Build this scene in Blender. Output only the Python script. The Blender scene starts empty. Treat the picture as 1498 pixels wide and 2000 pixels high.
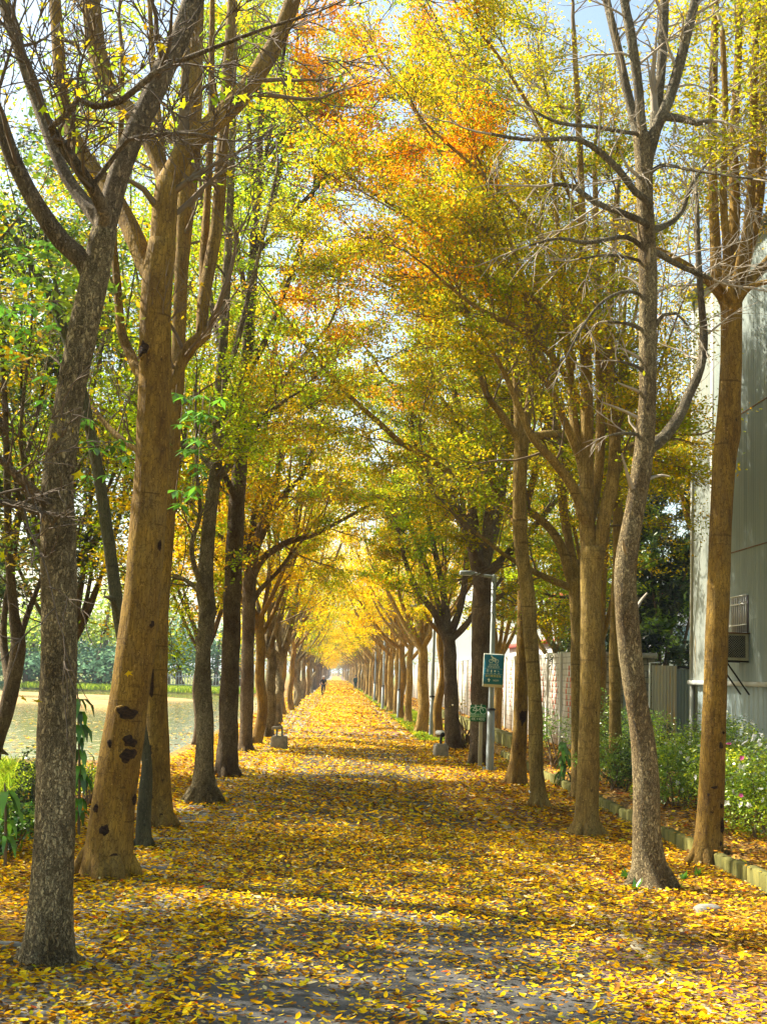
import bpy, math, random
import numpy as np
from mathutils import Matrix, Vector

# ---------------------------------------------------------------- camera, world, sun, exposure
S = bpy.context.scene
W, Hh, F = 1498.0, 2000.0, 2700.0
CAMH = 2.1
VPX, VPY, ROLL = 655.0, 1312.0, 0.035
yc = Vector(((VPX - W/2)/F, (Hh/2 - VPY)/F, -1.0)).normalized()
zt = Vector((math.sin(ROLL), math.cos(ROLL), 0.0))
zc = (zt - yc*zt.dot(yc)).normalized()
xc = yc.cross(zc).normalized()
R3 = Matrix((xc, yc, zc))
cam_d = bpy.data.cameras.new("camera"); cam = bpy.data.objects.new("camera", cam_d)
S.collection.objects.link(cam); S.camera = cam
cam.matrix_world = Matrix.Translation((0, 0, CAMH)) @ R3.to_4x4()
cam_d.sensor_fit = 'VERTICAL'; cam_d.sensor_height = 36; cam_d.lens = 36*F/Hh
cam_d.clip_start = 0.1; cam_d.clip_end = 6000

SUN_EL, SUN_AZ = math.radians(43), math.radians(-62)      # azimuth from +Y, negative = to the left
wd = bpy.data.worlds.new("World"); S.world = wd; wd.use_nodes = True
nt = wd.node_tree; bg = nt.nodes['Background']
sky = nt.nodes.new('ShaderNodeTexSky'); sky.sky_type = 'NISHITA'; sky.sun_disc = False
sky.sun_elevation = SUN_EL; sky.sun_rotation = SUN_AZ
sky.air_density = 1.0; sky.dust_density = 2.0; sky.ozone_density = 1.2
tint = nt.nodes.new('ShaderNodeMix'); tint.data_type = 'RGBA'; tint.blend_type = 'MULTIPLY'; tint.inputs[0].default_value = 1.0
tint.inputs[7].default_value = (.95, .93, .81, 1); nt.links.new(sky.outputs[0], tint.inputs[6]); nt.links.new(tint.outputs[2], bg.inputs[0]); bg.inputs[1].default_value = 0.115
sl = bpy.data.lights.new("sun", 'SUN'); sl.energy = 5.0; sl.angle = math.radians(0.5); sl.color = (1, 0.93, 0.80)
so = bpy.data.objects.new("sun", sl); S.collection.objects.link(so)
sd = Vector((math.sin(SUN_AZ)*math.cos(SUN_EL), math.cos(SUN_AZ)*math.cos(SUN_EL), math.sin(SUN_EL)))
so.rotation_euler = (-sd).to_track_quat('-Z', 'Y').to_euler()
so.location = sd*60
S.view_settings.view_transform = 'Standard'; S.view_settings.look = 'None'
S.view_settings.exposure = 1.6; S.view_settings.gamma = 1.0
S.render.engine = 'CYCLES'
S.cycles.max_bounces = 8; S.cycles.diffuse_bounces = 5; S.cycles.transmission_bounces = 4
S.cycles.transparent_max_bounces = 4; S.cycles.caustics_reflective = False; S.cycles.caustics_refractive = False

R3n = np.array(R3)
def ray(px, py):
    return R3n @ np.array([(px - W/2)/F, (Hh/2 - py)/F, -1.0])
def G(px, py, z=0.0):                         # where the ray of a photo point meets the ground
    d = ray(px, py); t = (z - CAMH)/d[2]
    return np.array([d[0]*t, d[1]*t, z])
def P(px, py, Y):                             # the point of that ray at distance Y along the path
    d = ray(px, py); t = Y/d[1]
    return np.array([d[0]*t, Y, CAMH + d[2]*t])

# ---------------------------------------------------------------- helpers
C = S.collection
rs = np.random.RandomState(7)
HAZE = .00035
KN, KF = 3.4, 3.1

def tag(o, label=None, cat=None, group=None, kind=None):
    if label: o['label'] = label
    if cat: o['category'] = cat
    if group: o['group'] = group
    if kind: o['kind'] = kind
    return o
def empty(name, loc, rz=0.0):
    o = bpy.data.objects.new(name, None); C.objects.link(o)
    o.location = loc; o.rotation_euler = (0, 0, rz); o.empty_display_size = 0.3
    return o

class MB:
    """collects vertices and faces, becomes ONE mesh object"""
    def __init__(s):
        s.v = []; s.q = []; s.t = []; s.c = []; s.n = 0; s.qm = []; s.tm = []
    def add(s, v, q=None, t=None, col=None, mi=0):
        v = np.asarray(v, dtype=np.float32).reshape(-1, 3)
        if q is not None and len(q): q = np.asarray(q, dtype=np.int64).reshape(-1, 4) + s.n; s.q.append(q); s.qm.append(np.full(len(q), mi))
        if t is not None and len(t): t = np.asarray(t, dtype=np.int64).reshape(-1, 3) + s.n; s.t.append(t); s.tm.append(np.full(len(t), mi))
        s.v.append(v); s.hc = getattr(s, 'hc', False) or col is not None
        s.c.append(np.asarray(col, dtype=np.float32).reshape(-1, 4) if col is not None else np.ones((len(v), 4), dtype=np.float32)*.1)
        s.n += len(v)
    def merge(s, o, mi):
        if not o.n: return
        for q in o.q: s.q.append(q+s.n); s.qm.append(np.full(len(q), mi))
        for t in o.t: s.t.append(t+s.n); s.tm.append(np.full(len(t), mi))
        s.v += o.v; s.c += [np.ones((len(v), 4), dtype=np.float32)*.1 for v in o.v]; s.n += o.n
    def build(s, name, mats, parent=None, smooth=False, origin=(0, 0, 0)):
        if not isinstance(mats, (list, tuple)): mats = [mats]
        me = bpy.data.meshes.new(name)
        v = np.concatenate(s.v) - np.asarray(origin, dtype=np.float32)
        q = np.concatenate(s.q) if s.q else np.zeros((0, 4), int)
        t = np.concatenate(s.t) if s.t else np.zeros((0, 3), int)
        me.vertices.add(len(v)); me.vertices.foreach_set('co', v.ravel())
        me.loops.add(q.size + t.size)
        me.loops.foreach_set('vertex_index', np.concatenate([q.ravel(), t.ravel()]).astype(np.int32))
        me.polygons.add(len(q) + len(t))
        st = np.concatenate([np.arange(len(q))*4, q.size + np.arange(len(t))*3]).astype(np.int32)
        me.polygons.foreach_set('loop_start', st)
        me.polygons.foreach_set('loop_total', np.concatenate([np.full(len(q), 4), np.full(len(t), 3)]).astype(np.int32))
        if len(mats) > 1:
            mi = np.concatenate((s.qm or [np.zeros(0)]) + (s.tm or [np.zeros(0)]))
            me.polygons.foreach_set('material_index', mi.astype(np.int32))
        if smooth: me.polygons.foreach_set('use_smooth', np.ones(len(q) + len(t), dtype=bool))
        if getattr(s, 'hc', False):
            a = me.color_attributes.new('Col', 'FLOAT_COLOR', 'POINT')
            a.data.foreach_set('color', np.concatenate(s.c).ravel())
        me.update(calc_edges=True); me.validate()
        for m in mats: me.materials.append(m)
        o = bpy.data.objects.new(name, me); C.objects.link(o)
        if parent is not None: o.parent = parent
        return o

BOXQ = [[0,3,2,1],[4,5,6,7],[0,1,5,4],[1,2,6,5],[2,3,7,6],[3,0,4,7]]
def box(mb, x0, x1, y0, y1, z0, z1, mi=0):
    mb.add([(x0,y0,z0),(x1,y0,z0),(x1,y1,z0),(x0,y1,z0),(x0,y0,z1),(x1,y0,z1),(x1,y1,z1),(x0,y1,z1)], BOXQ, mi=mi)
def bbox(mb, x0, x1, y0, y1, z0, z1, b=0.02, mi=0):
    """bevelled block"""
    import itertools
    v = []; 
    lv = [(z0, 0), (z1 - b, 0), (z1, b)]
    for z, i in lv:
        for (x, y) in [(x0+i+b, y0+i), (x1-i-b, y0+i), (x1-i, y0+i+b), (x1-i, y1-i-b), (x1-i-b, y1-i), (x0+i+b, y1-i), (x0+i, y1-i-b), (x0+i, y0+i+b)]:
            v.append((x, y, z))
    q = []
    for l in range(2):
        for k in range(8): q.append([l*8+k, l*8+(k+1) % 8, l*8+8+(k+1) % 8, l*8+8+k])
    q += [[16, 17, 18, 19], [19, 20, 23, 16], [20, 21, 22, 23]]
    mb.add(v, q, mi=mi)

def resample(pts, rad, step):
    pts = np.asarray(pts, float); rad = np.asarray(rad, float)
    if len(pts) < 3:
        n = max(2, int(np.linalg.norm(pts[-1]-pts[0])/step)+1); t = np.linspace(0, 1, n)[:, None]
        return pts[0]*(1-t)+pts[-1]*t, rad[0]*(1-t[:, 0])+rad[-1]*t[:, 0]
    P_ = np.vstack([2*pts[0]-pts[1], pts, 2*pts[-1]-pts[-2]]); op = []; orr = []
    for i in range(len(pts)-1):
        p0, p1, p2, p3 = P_[i:i+4]; n = max(1, int(round(np.linalg.norm(p2-p1)/step)))
        for k in range(n):
            t = k/n
            op.append(0.5*((2*p1)+(-p0+p2)*t+(2*p0-5*p1+4*p2-p3)*t*t+(-p0+3*p1-3*p2+p3)*t**3))
            orr.append(rad[i]*(1-t)+rad[i+1]*t)
    op.append(pts[-1]); orr.append(rad[-1])
    return np.array(op), np.array(orr)

def tube(mb, pts, rad, seg=8, rough=0.0, seed=0, flare=0.0, cap=True, mi=0):
    pts = np.asarray(pts, float); rad = np.asarray(rad, float); n = len(pts)
    T = np.gradient(pts, axis=0); T /= (np.linalg.norm(T, axis=1, keepdims=True)+1e-9)
    m = T.mean(axis=0); ref = np.array([1., 0, 0]) if abs(m[0]) < 0.7*np.linalg.norm(m) else np.array([0, 1., 0])
    U = np.cross(T, ref); U /= (np.linalg.norm(U, axis=1, keepdims=True)+1e-9); V = np.cross(T, U)
    a = np.linspace(0, 2*np.pi, seg, endpoint=False)
    r = np.repeat(rad[:, None], seg, 1)
    if rough or flare:
        r_ = np.random.RandomState(seed+11); L = np.concatenate([[0], np.cumsum(np.linalg.norm(np.diff(pts, axis=0), axis=1))])
        f = np.zeros((n, seg))
        for k in range(7):
            f += r_.uniform(.4, 1)/(1+k*.35)*np.sin(a[None, :]*r_.randint(1, 5)+L[:, None]*r_.uniform(.8, 7)+r_.uniform(0, 6.28))
        f += r_.normal(0, .35, (n, seg))
        r = r*(1+rough*f)
        if flare:
            lob = 1+.35*np.sin(a*3+r_.uniform(0, 6))+.3*np.sin(a*5+r_.uniform(0, 6))
            r = r*(1+flare*np.exp(-L[:, None]/0.22)*np.clip(lob, .3, 2)[None, :])
    ring = pts[:, None, :]+r[..., None]*(np.cos(a)[None, :, None]*U[:, None, :]+np.sin(a)[None, :, None]*V[:, None, :])
    i = np.arange(n-1)[:, None]*seg; j = np.arange(seg)[None, :]; j2 = (j+1) % seg
    q = np.stack([i+j, i+j2, i+seg+j2, i+seg+j], axis=-1).reshape(-1, 4)
    v = ring.reshape(-1, 3)
    if cap:
        v = np.vstack([v, pts[-1]+T[-1]*rad[-1]*.4]); k = n*seg; b = (n-1)*seg
        t = [[b+x, b+(x+1) % seg, k] for x in range(seg)]
        mb.add(v, q, t, mi=mi)
    else: mb.add(v, q, mi=mi)

# ---------------------------------------------------------------- materials
def mat(name, base=(.5, .5, .5), rough=.8, metal=0.0, build=None, spec=.3):
    m = bpy.data.materials.new(name); m.use_nodes = True; n = m.node_tree
    b = n.nodes['Principled BSDF']; b.inputs['Base Color'].default_value = (*base, 1)
    b.inputs['Roughness'].default_value = rough; b.inputs['Metallic'].default_value = metal
    b.inputs['Specular IOR Level'].default_value = spec
    if build: build(n, b)
    return m
def nd(n, t, **k):
    x = n.nodes.new('ShaderNode'+t)
    for a, v in k.items():
        if a.startswith('i_'):
            key = a[2:]; key = int(key) if key.isdigit() else key.replace('_', ' ')
            x.inputs[key].default_value = v
        else: setattr(x, a, v)
    return x
def ln(n, a, b, oi=0, ii=0): n.links.new(a.outputs[oi], b.inputs[ii])
def coords(n, scale=(1, 1, 1), kind='Object'):
    tc = nd(n, 'TexCoord'); mp = nd(n, 'Mapping'); mp.inputs['Scale'].default_value = scale
    n.links.new(tc.outputs[kind], mp.inputs[0]); return mp
def ramp(n, stops):
    r = nd(n, 'ValToRGB'); e = r.color_ramp.elements
    while len(e) < len(stops): e.new(0.5)
    for i, (p, c) in enumerate(stops): e[i].position = p; e[i].color = (*c, 1) if len(c) == 3 else c
    return r
def noise(n, vec, scale, detail=4, rough=.6, dist=0.0):
    x = nd(n, 'TexNoise'); x.inputs['Scale'].default_value = scale; x.inputs['Detail'].default_value = detail
    x.inputs['Roughness'].default_value = rough; x.inputs['Distortion'].default_value = dist
    if vec is not None: n.links.new(vec.outputs[0], x.inputs['Vector'])
    return x
def mixc(n, fac, a, b, mode='MIX'):
    x = nd(n, 'Mix', data_type='RGBA', blend_type=mode)
    for s_, i in ((fac, 0), (a, 6), (b, 7)):
        if isinstance(s_, (int, float)): x.inputs[i].default_value = s_
        elif isinstance(s_, tuple): x.inputs[i].default_value = (*s_, 1) if len(s_) == 3 else s_
        else: n.links.new(s_, x.inputs[i])
    return x.outputs[2]
def bump(n, b, h, strength=.5, dist=.02):
    x = nd(n, 'Bump'); x.inputs['Strength'].default_value = strength; x.inputs['Distance'].default_value = dist
    n.links.new(h, x.inputs['Height']); n.links.new(x.outputs[0], b.inputs['Normal'])

def bark_fissured(light, mid, dark, patch):
    def f(n, b):
        m1 = coords(n, (1, 1, .34)); ns = noise(n, coords(n, (1, 1, .7)), 16, 5, .7)
        mv = nd(n, 'VectorMath', operation='ADD'); sc = nd(n, 'VectorMath', operation='SCALE'); sc.inputs[3].default_value = .13
        ln(n, ns, sc, 1, 0); ln(n, m1, mv, 0, 0); ln(n, sc, mv, 0, 1)
        vo = nd(n, 'TexVoronoi', feature='DISTANCE_TO_EDGE'); vo.inputs['Scale'].default_value = 38
        ln(n, mv, vo)
        r = ramp(n, [(0, dark), (.03, mid), (.10, light), (.6, tuple(min(1, x*1.12) for x in light))]); ln(n, vo, r)
        big = noise(n, coords(n, (1, 1, .5)), 2.3, 5, .65); rb = ramp(n, [(.42, (0, 0, 0)), (.62, (1, 1, 1))]); ln(n, big, rb)
        fine = noise(n, coords(n, (1, 1, .5)), 70, 3)
        v2 = nd(n, 'TexVoronoi', feature='DISTANCE_TO_EDGE'); v2.inputs['Scale'].default_value = 17; ln(n, mv, v2); q2 = ramp(n, [(0, (.25, .25, .25)), (.05, (1, 1, 1))]); ln(n, v2, q2)
        c0 = mixc(n, 1.0, r.outputs[0], q2.outputs[0], 'MULTIPLY')
        c1 = mixc(n, rb.outputs[0], c0, patch, 'MULTIPLY')
        c2 = mixc(n, .55, c1, fine.outputs[0], 'OVERLAY')
        n.links.new(c2, b.inputs['Base Color'])
        h = nd(n, 'Math', operation='MINIMUM'); ln(n, vo, h); h.inputs[1].default_value = .2
        h2 = nd(n, 'Math', operation='MULTIPLY_ADD'); ln(n, fine, h2); h2.inputs[1].default_value = .12; ln(n, h, h2, 0, 2)
        bump(n, b, h2.outputs[0], 1.0, .11)
    return f
def bark_smooth(c_lo, c_hi, scar):
    def f(n, b):
        a = noise(n, coords(n, (1, 1, .35)), 5, 6, .7); r = ramp(n, [(.3, c_lo), (.68, c_hi)]); ln(n, a, r)
        st = noise(n, coords(n, (1, 1, .12)), 60, 3); c1 = mixc(n, .6, r.outputs[0], st.outputs[0], 'OVERLAY')
        vo = nd(n, 'TexVoronoi'); vo.inputs['Scale'].default_value = 3.4; vo.inputs['Randomness'].default_value = 1
        ns = noise(n, coords(n), 14, 3); mp = coords(n, (1.2, 1.2, 1.0))
        mv = nd(n, 'VectorMath', operation='ADD'); sc = nd(n, 'VectorMath', operation='SCALE'); sc.inputs[3].default_value = .12
        ln(n, ns, sc, 1, 0); ln(n, mp, mv, 0, 0); ln(n, sc, mv, 0, 1); ln(n, mv, vo)
        r2 = ramp(n, [(.03, (.8, .8, .8)), (.09, (0, 0, 0))]); ln(n, vo, r2)
        c2 = mixc(n, r2.outputs[0], c1, scar)
        sp = noise(n, coords(n, (1, 1, 1)), 45, 2, .5); r3 = ramp(n, [(.66, (0, 0, 0)), (.74, (.55, .55, .55))]); ln(n, sp, r3)
        c3 = mixc(n, r3.outputs[0], c2, tuple(min(1, x*1.7+.06) for x in c_hi))
        # grey-green lichen and weathering in large soft patches
        li = noise(n, coords(n, (1, 1, .45)), 1.7, 7, .75); r5 = ramp(n, [(.48, (0, 0, 0)), (.70, (.45, .45, .45))]); ln(n, li, r5)
        c3 = mixc(n, r5.outputs[0], c3, (.19, .155, .07))
        ck = nd(n, 'TexVoronoi', feature='DISTANCE_TO_EDGE'); ck.inputs['Scale'].default_value = 30
        mc = coords(n, (1, 1, .16)); mv2 = nd(n, 'VectorMath', operation='ADD'); sc2 = nd(n, 'VectorMath', operation='SCALE'); sc2.inputs[3].default_value = .07
        ln(n, ns, sc2, 1, 0); ln(n, mc, mv2, 0, 0); ln(n, sc2, mv2, 0, 1); ln(n, mv2, ck)
        r6 = ramp(n, [(0, (.75, .75, .75)), (.09, (0, 0, 0))]); ln(n, ck, r6); c3 = mixc(n, r6.outputs[0], c3, tuple(x*.55 for x in c_lo))
        # horizontal growth rings
        hz = noise(n, coords(n, (.6, .6, 7)), 2.2, 3, .6); r4 = ramp(n, [(.62, (0, 0, 0)), (.70, (.7, .7, .7))]); ln(n, hz, r4)
        c4 = mixc(n, r4.outputs[0], c3, tuple(x*.6 for x in c_lo))
        n.links.new(c4, b.inputs['Base Color'])
        hh = nd(n, 'Math', operation='MULTIPLY_ADD'); ln(n, st, hh); hh.inputs[1].default_value = .5; ln(n, a, hh, 0, 2)
        bump(n, b, hh.outputs[0], .9, .045)
    return f
M = {}
M['bark_grey'] = mat('bark_grey', rough=.95, build=bark_fissured((.47, .37, .185), (.29, .215, .095), (.025, .018, .01), (.36, .32, .24)))
M['bark_right'] = mat('bark_right', rough=.95, build=bark_fissured((.46, .36, .18), (.29, .21, .095), (.03, .02, .012), (.55, .46, .34)))
M['bark_ochre'] = mat('bark_ochre', rough=.9, build=bark_smooth((.10, .048, .006), (.36, .215, .028), (.015, .008, .004)))
M['bark_tan'] = mat('bark_tan', rough=.9, build=bark_smooth((.14, .08, .015), (.46, .31, .075), (.03, .018, .01)))
M['bark_dark'] = mat('bark_dark', rough=.95, build=bark_fissured((.30, .215, .115), (.18, .125, .06), (.03, .02, .01), (.5, .42, .34)))
M['bark_green'] = mat('bark_green', rough=.85, build=bark_smooth((.045, .042, .02), (.10, .095, .045), (.02, .02, .01)))
M['bark_limb'] = mat('bark_limb', rough=.9, build=bark_fissured((.34, .26, .15), (.26, .19, .105), (.08, .055, .03), (.45, .4, .3)))
M['bark_pole'] = mat('bark_pole', rough=.9, build=bark_fissured((.33, .28, .17), (.26, .21, .125), (.08, .06, .035), (.5, .42, .3)))
def m_scar(n, b):
    a = noise(n, coords(n, (1, 1, 2.2)), 26, 5, .7); r = ramp(n, [(.38, (.012, .006, .003)), (.62, (.07, .035, .012))]); ln(n, a, r)
    n.links.new(r.outputs[0], b.inputs['Base Color']); bump(n, b, a.outputs[0], 1.0, .05)
M['scar'] = mat('scar', rough=.95, build=m_scar)
M['twig_dark'] = mat('twig_dark', (.11, .08, .05), .9)
M['twig_pale'] = mat('twig_pale', (.36, .30, .22), .9)
M['twig_brown'] = mat('twig_brown', (.17, .12, .065), .9)

def leafmat(name, trans=.5, gloss=.0):
    m = bpy.data.materials.new(name); m.use_nodes = True; n = m.node_tree
    for x in list(n.nodes): n.nodes.remove(x)
    out = nd(n, 'OutputMaterial'); at = nd(n, 'Attribute', attribute_name='Col')
    d = nd(n, 'BsdfDiffuse'); t = nd(n, 'BsdfTranslucent'); mx = nd(n, 'MixShader'); mx.inputs[0].default_value = trans
    n.links.new(at.outputs[0], d.inputs[0])
    n.links.new(at.outputs[0], t.inputs[0])
    ln(n, d, mx, 0, 1); ln(n, t, mx, 0, 2)
    if gloss:
        g = nd(n, 'BsdfGlossy'); g.inputs['Roughness'].default_value = .35; g.inputs[0].default_value = (1, 1, 1, 1)
        m2 = nd(n, 'MixShader'); m2.inputs[0].default_value = gloss; ln(n, mx, m2, 0, 1); ln(n, g, m2, 0, 2); ln(n, m2, out)
    else: ln(n, mx, out)
    return m
M['leaf'] = leafmat('leaf', .58, 0)
M['leaf_green'] = leafmat('leaf_green', .4, .06)
M['leaf_ground'] = leafmat('leaf_ground', .15, 0)

# colours (linear)
LIT = [((.84, .50, .008), 30), ((.78, .40, .006), 20), ((.88, .62, .02), 18), ((.66, .25, .005), 9), ((.36, .16, .02), 9),
       ((.13, .065, .02), 12), ((.24, .11, .03), 5), ((.80, .64, .30), 5), ((.52, .50, .02), 8), ((.55, .08, .01), 1)]
def pick(pal, n, r):
    c = np.array([p[0] for p in pal]); w = np.array([p[1] for p in pal], float); w /= w.sum()
    return c[r.choice(len(pal), n, p=w)]

# ---------------------------------------------------------------- leaves
def leaf_quads(mb, cen, size, col, r, flat=.5, aspect=.5):
    """rhombic leaves at cen; col Nx3"""
    n = len(cen)
    if n == 0: return
    az = r.uniform(0, 2*np.pi, n); el = r.normal(-.15, .5, n)
    a = np.stack([np.cos(az)*np.cos(el), np.sin(az)*np.cos(el), np.sin(el)], 1)
    nr = np.stack([r.normal(0, 1-flat*.6, n), r.normal(0, 1-flat*.6, n), np.ones(n)*(.4+flat)], 1)
    b = np.cross(nr, a); b /= (np.linalg.norm(b, axis=1, keepdims=True)+1e-6)
    s = (size*r.uniform(.65, 1.25, n))[:, None]
    v = np.stack([cen-a*s*.5, cen+b*s*aspect*.5, cen+a*s*.5, cen-b*s*aspect*.5], 1).reshape(-1, 3)
    c = np.ones((n, 4)); c[:, :3] = col
    mb.add(v, np.arange(n*4).reshape(-1, 4), col=np.repeat(c, 4, 0))

def leaf_stars(mb, cen, size, col, r):
    n = len(cen)
    if n == 0: return
    a = r.normal(0, 1, (n, 3)); a[:, 2] = a[:, 2]*.5-.3; a /= np.linalg.norm(a, axis=1, keepdims=True)
    b = np.cross(a, r.normal(0, 1, (n, 3))); b /= np.linalg.norm(b, axis=1, keepdims=True); nn = np.cross(a, b)
    s = size*r.uniform(.7, 1.25, n); an = np.array([0, 26, 52, 80, 108, 150, 210, 252, 280, 308, 334])*np.pi/180
    rd = np.array([1, .42, .86, .36, .62, .14, .14, .62, .36, .86, .42])*.55
    v = cen[:, None]+s[:, None, None]*(a[:, None]*(np.cos(an)*rd)[None, :, None]+b[:, None]*(np.sin(an)*rd)[None, :, None]+nn[:, None]*(-.25*rd*rd)[None, :, None])
    v = np.concatenate([v, cen[:, None]], 1).reshape(-1, 3); k = np.arange(11)
    t = (np.arange(n)[:, None, None]*12+np.stack([k, (k+1) % 11, np.full(11, 11)], 1)[None]).reshape(-1, 3)
    c = np.ones((n, 4)); c[:, :3] = col; mb.add(v, None, t, col=np.repeat(c, 12, 0))
def norm(v): v = np.asarray(v, float); return v/(np.linalg.norm(v)+1e-9)
def grow(mb, tips, p, d, L, r0, lvl, r, up=.15, spread=.8, seg=4, kids=5, flat=1.0, shrink=.58):
    n = 5 if lvl else 4; pts = [np.array(p)]; dd = norm(d)
    for i in range(n):
        dd = norm(dd+r.normal(0, .13, 3)+np.array([0, 0, up*(.5 if lvl else .2)/n*2])); pts.append(pts[-1]+dd*L/n)
    pts = np.array(pts); rad = np.linspace(r0, r0*(.35 if lvl else .3), n+1)
    tube(mb, pts, rad, seg if lvl else 3, cap=False)
    if lvl == 0:
        tips.append(pts[1:]); return
    for k in range(kids):
        t = r.uniform(.2, 1.0); i = min(n-1, int(t*n)); q = pts[i]+(pts[i+1]-pts[i])*(t*n-i)
        ax = norm(pts[i+1]-pts[i]); e = norm(np.cross(ax, r.normal(0, 1, 3))); e[2] *= flat
        cd = norm(ax+e*spread*r.uniform(.7, 1.3))
        grow(mb, tips, q, cd, L*shrink*r.uniform(.7, 1.2), max(.006, r0*(1-t*.6)*.5), lvl-1, r, up, spread, max(3, seg-1), kids, flat, shrink)
    grow(mb, tips, pts[-1], dd, L*.55, max(.005, rad[-1]), lvl-1, r, up, spread, max(3, seg-1), kids, flat, shrink)

def sprout(mb, tips, pts, rad, r, count, L, t0=.3, lvl=1, up=.15, spread=.9, kids=5, flat=.8, bias=(0, 0, 0), shrink=.58, tip=True):
    n = len(pts)
    for k in range(count):
        t = t0+(1-t0)*(k+r.uniform(0, 1))/count; i = min(n-2, int(t*(n-1)))
        q = pts[i]+(pts[i+1]-pts[i])*(t*(n-1)-i); ax = norm(pts[i+1]-pts[i])
        e = norm(np.cross(ax, r.normal(0, 1, 3))+np.asarray(bias)*1.0)
        grow(mb, tips, q, norm(ax*.6+e*spread), L*r.uniform(.6, 1.25)*(1.15-.4*t), max(.006, rad[i]*.32), lvl, r, up, spread*.8, 4, kids, flat, shrink)
    if tip: grow(mb, tips, pts[-1], pts[-1]-pts[-2], L, max(.006, rad[-1]*.9), lvl, r, up, spread*.8, 4, kids, flat, shrink)

def tipcloud(tips, per, r, sig=(.14, .14, .06)):
    if not tips: return np.zeros((0, 3)), np.zeros(0, int)
    if per > .6:                                       # some twigs have already shed, the others carry full sprays
        tips = [t for t in tips if r.uniform() < .55]; per = per/.55; sig = (sig[0]*.78, sig[1]*.78, sig[2]*.6)
    T = np.concatenate(tips); idn = np.concatenate([np.full(len(t), i) for i, t in enumerate(tips)])
    reps = r.poisson(per, len(T)); c = np.repeat(T, reps, 0)+r.normal(0, 1, (reps.sum(), 3))*np.array(sig)
    return c, np.repeat(idn, reps)

PAL = {
 'olive':  [((.52, .44, .010), 5), ((.40, .40, .012), 5), ((.62, .46, .008), 4), ((.26, .32, .015), 3)],
 'gold':   [((.86, .56, .008), 6), ((.80, .46, .008), 4), ((.72, .58, .012), 4), ((.52, .50, .012), 2)],
 'orange': [((.90, .36, .005), 5), ((.86, .29, .004), 2), ((.88, .48, .008), 3)],
 'ygreen': [((.36, .42, .010), 4), ((.28, .36, .012), 3), ((.46, .50, .010), 3)],
 'lime':   [((.50, .66, .015), 5), ((.38, .56, .015), 4), ((.66, .66, .015), 3), ((.26, .40, .015), 2)],
 'green':  [((.18, .32, .02), 4), ((.26, .40, .02), 3), ((.38, .46, .02), 2), ((.10, .20, .02), 2)],
 'dark':   [((.03, .06, .015), 5), ((.06, .10, .02), 3), ((.015, .03, .01), 3), ((.16, .2, .03), 1)],
 'palm':   [((.09, .26, .02), 4), ((.16, .40, .03), 3), ((.05, .13, .015), 2)],
 'blue':   [((.12, .24, .13), 4), ((.18, .31, .15), 3), ((.09, .18, .11), 3)],  # bluish cast of distant haze mixed into the leaf colour
 'pale':   [((.42, .52, .07), 4), ((.30, .43, .09), 3), ((.56, .56, .12), 2)],
}
def zone_col(c, ids, pals, r):
    """palette chosen by soft noise in space, so that whole sprays share a hue"""
    n = len(c); out = np.zeros((n, 3)); nid = int(ids.max())+1 if n else 0
    f = np.zeros(n)
    for k in range(7):
        w = r.normal(0, 1, 3)*(1.5+.5*k); f += np.sin(c @ w+r.uniform(0, 6.28))/(1+.25*k)
    f += r.normal(0, .55, nid)[ids]+r.normal(0, .22, n)
    u = np.empty(n); u[np.argsort(f)] = np.arange(n)/max(1, n)
    ws = np.stack([np.clip(g(c), 0, None) if callable(g) else np.full(n, float(g)) for _, g in pals], 1); ws /= ws.sum(1, keepdims=True)+1e-9
    cum = np.cumsum(ws, 1); ch = (u[:, None] > cum).sum(1).clip(0, len(pals)-1)
    per_id = r.uniform(0, 1, nid)[ids]; ul = np.where(r.uniform(0, 1, n) < .6, per_id, r.uniform(0, 1, n))
    for i, (nm, _) in enumerate(pals):
        m = ch == i; cc = np.array([p[0] for p in PAL[nm]]); w = np.array([p[1] for p in PAL[nm]], float); w = np.cumsum(w/w.sum())
        out[m] = cc[np.searchsorted(w, ul[m]).clip(0, len(cc)-1)]
    out *= r.uniform(.82, 1.15, (n, 1))
    out *= r.uniform(.85, 1.15, nid)[ids][:, None]
    return np.clip(out, 0, .95)

def roots(tr, rp, rr, r, seg=9):
    """surface roots spreading from the foot of a trunk"""
    n = r.randint(4, 7); a0 = r.uniform(0, 6.28); R_ = rr[0]; o = rp[0]
    for k in range(n):
        a = a0+k*6.283/n+r.uniform(-.3, .3); d = np.array([math.cos(a), math.sin(a), 0]); s_ = np.array([-d[1], d[0], 0])*r.uniform(-.3, .3); L_ = R_*r.uniform(1.4, 2.3); z = o[2]+.06
        base = np.array([o[0], o[1], z])
        tube(tr, [base+d*R_*.55+[0, 0, R_*1.4], base+d*R_*.85+[0, 0, R_*.75], base+d*R_*1.25+s_*R_*.4+[0, 0, R_*.18], base+d*L_+s_*R_+[0, 0, -.03]], [R_*.22, R_*.34, R_*.30, R_*.10], 8)
def prune(c, ids):
    """leaves have been cut back from the lamp arm so that it lights the path"""
    if not len(c): return c, ids
    d = (c-np.array([0, 0, CAMH])) @ R3n; px = W/2-F*d[:, 0]/d[:, 2]; py = Hh/2+F*d[:, 1]/d[:, 2]
    k = ~((px > 893) & (px < 985) & (py > 1098) & (py < 1345) & (c[:, 1] < 31.5))
    return c[k], ids[k]
def finish_tree(root, org, tr, tw, cr, bark, twig, leafm='leaf'):
    if tr.n: tr.build('trunk', bark, root, True, org)
    cr.merge(tw, 1)
    if cr.n: cr.build('crown', [M[leafm], twig], root, False, org)

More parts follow.
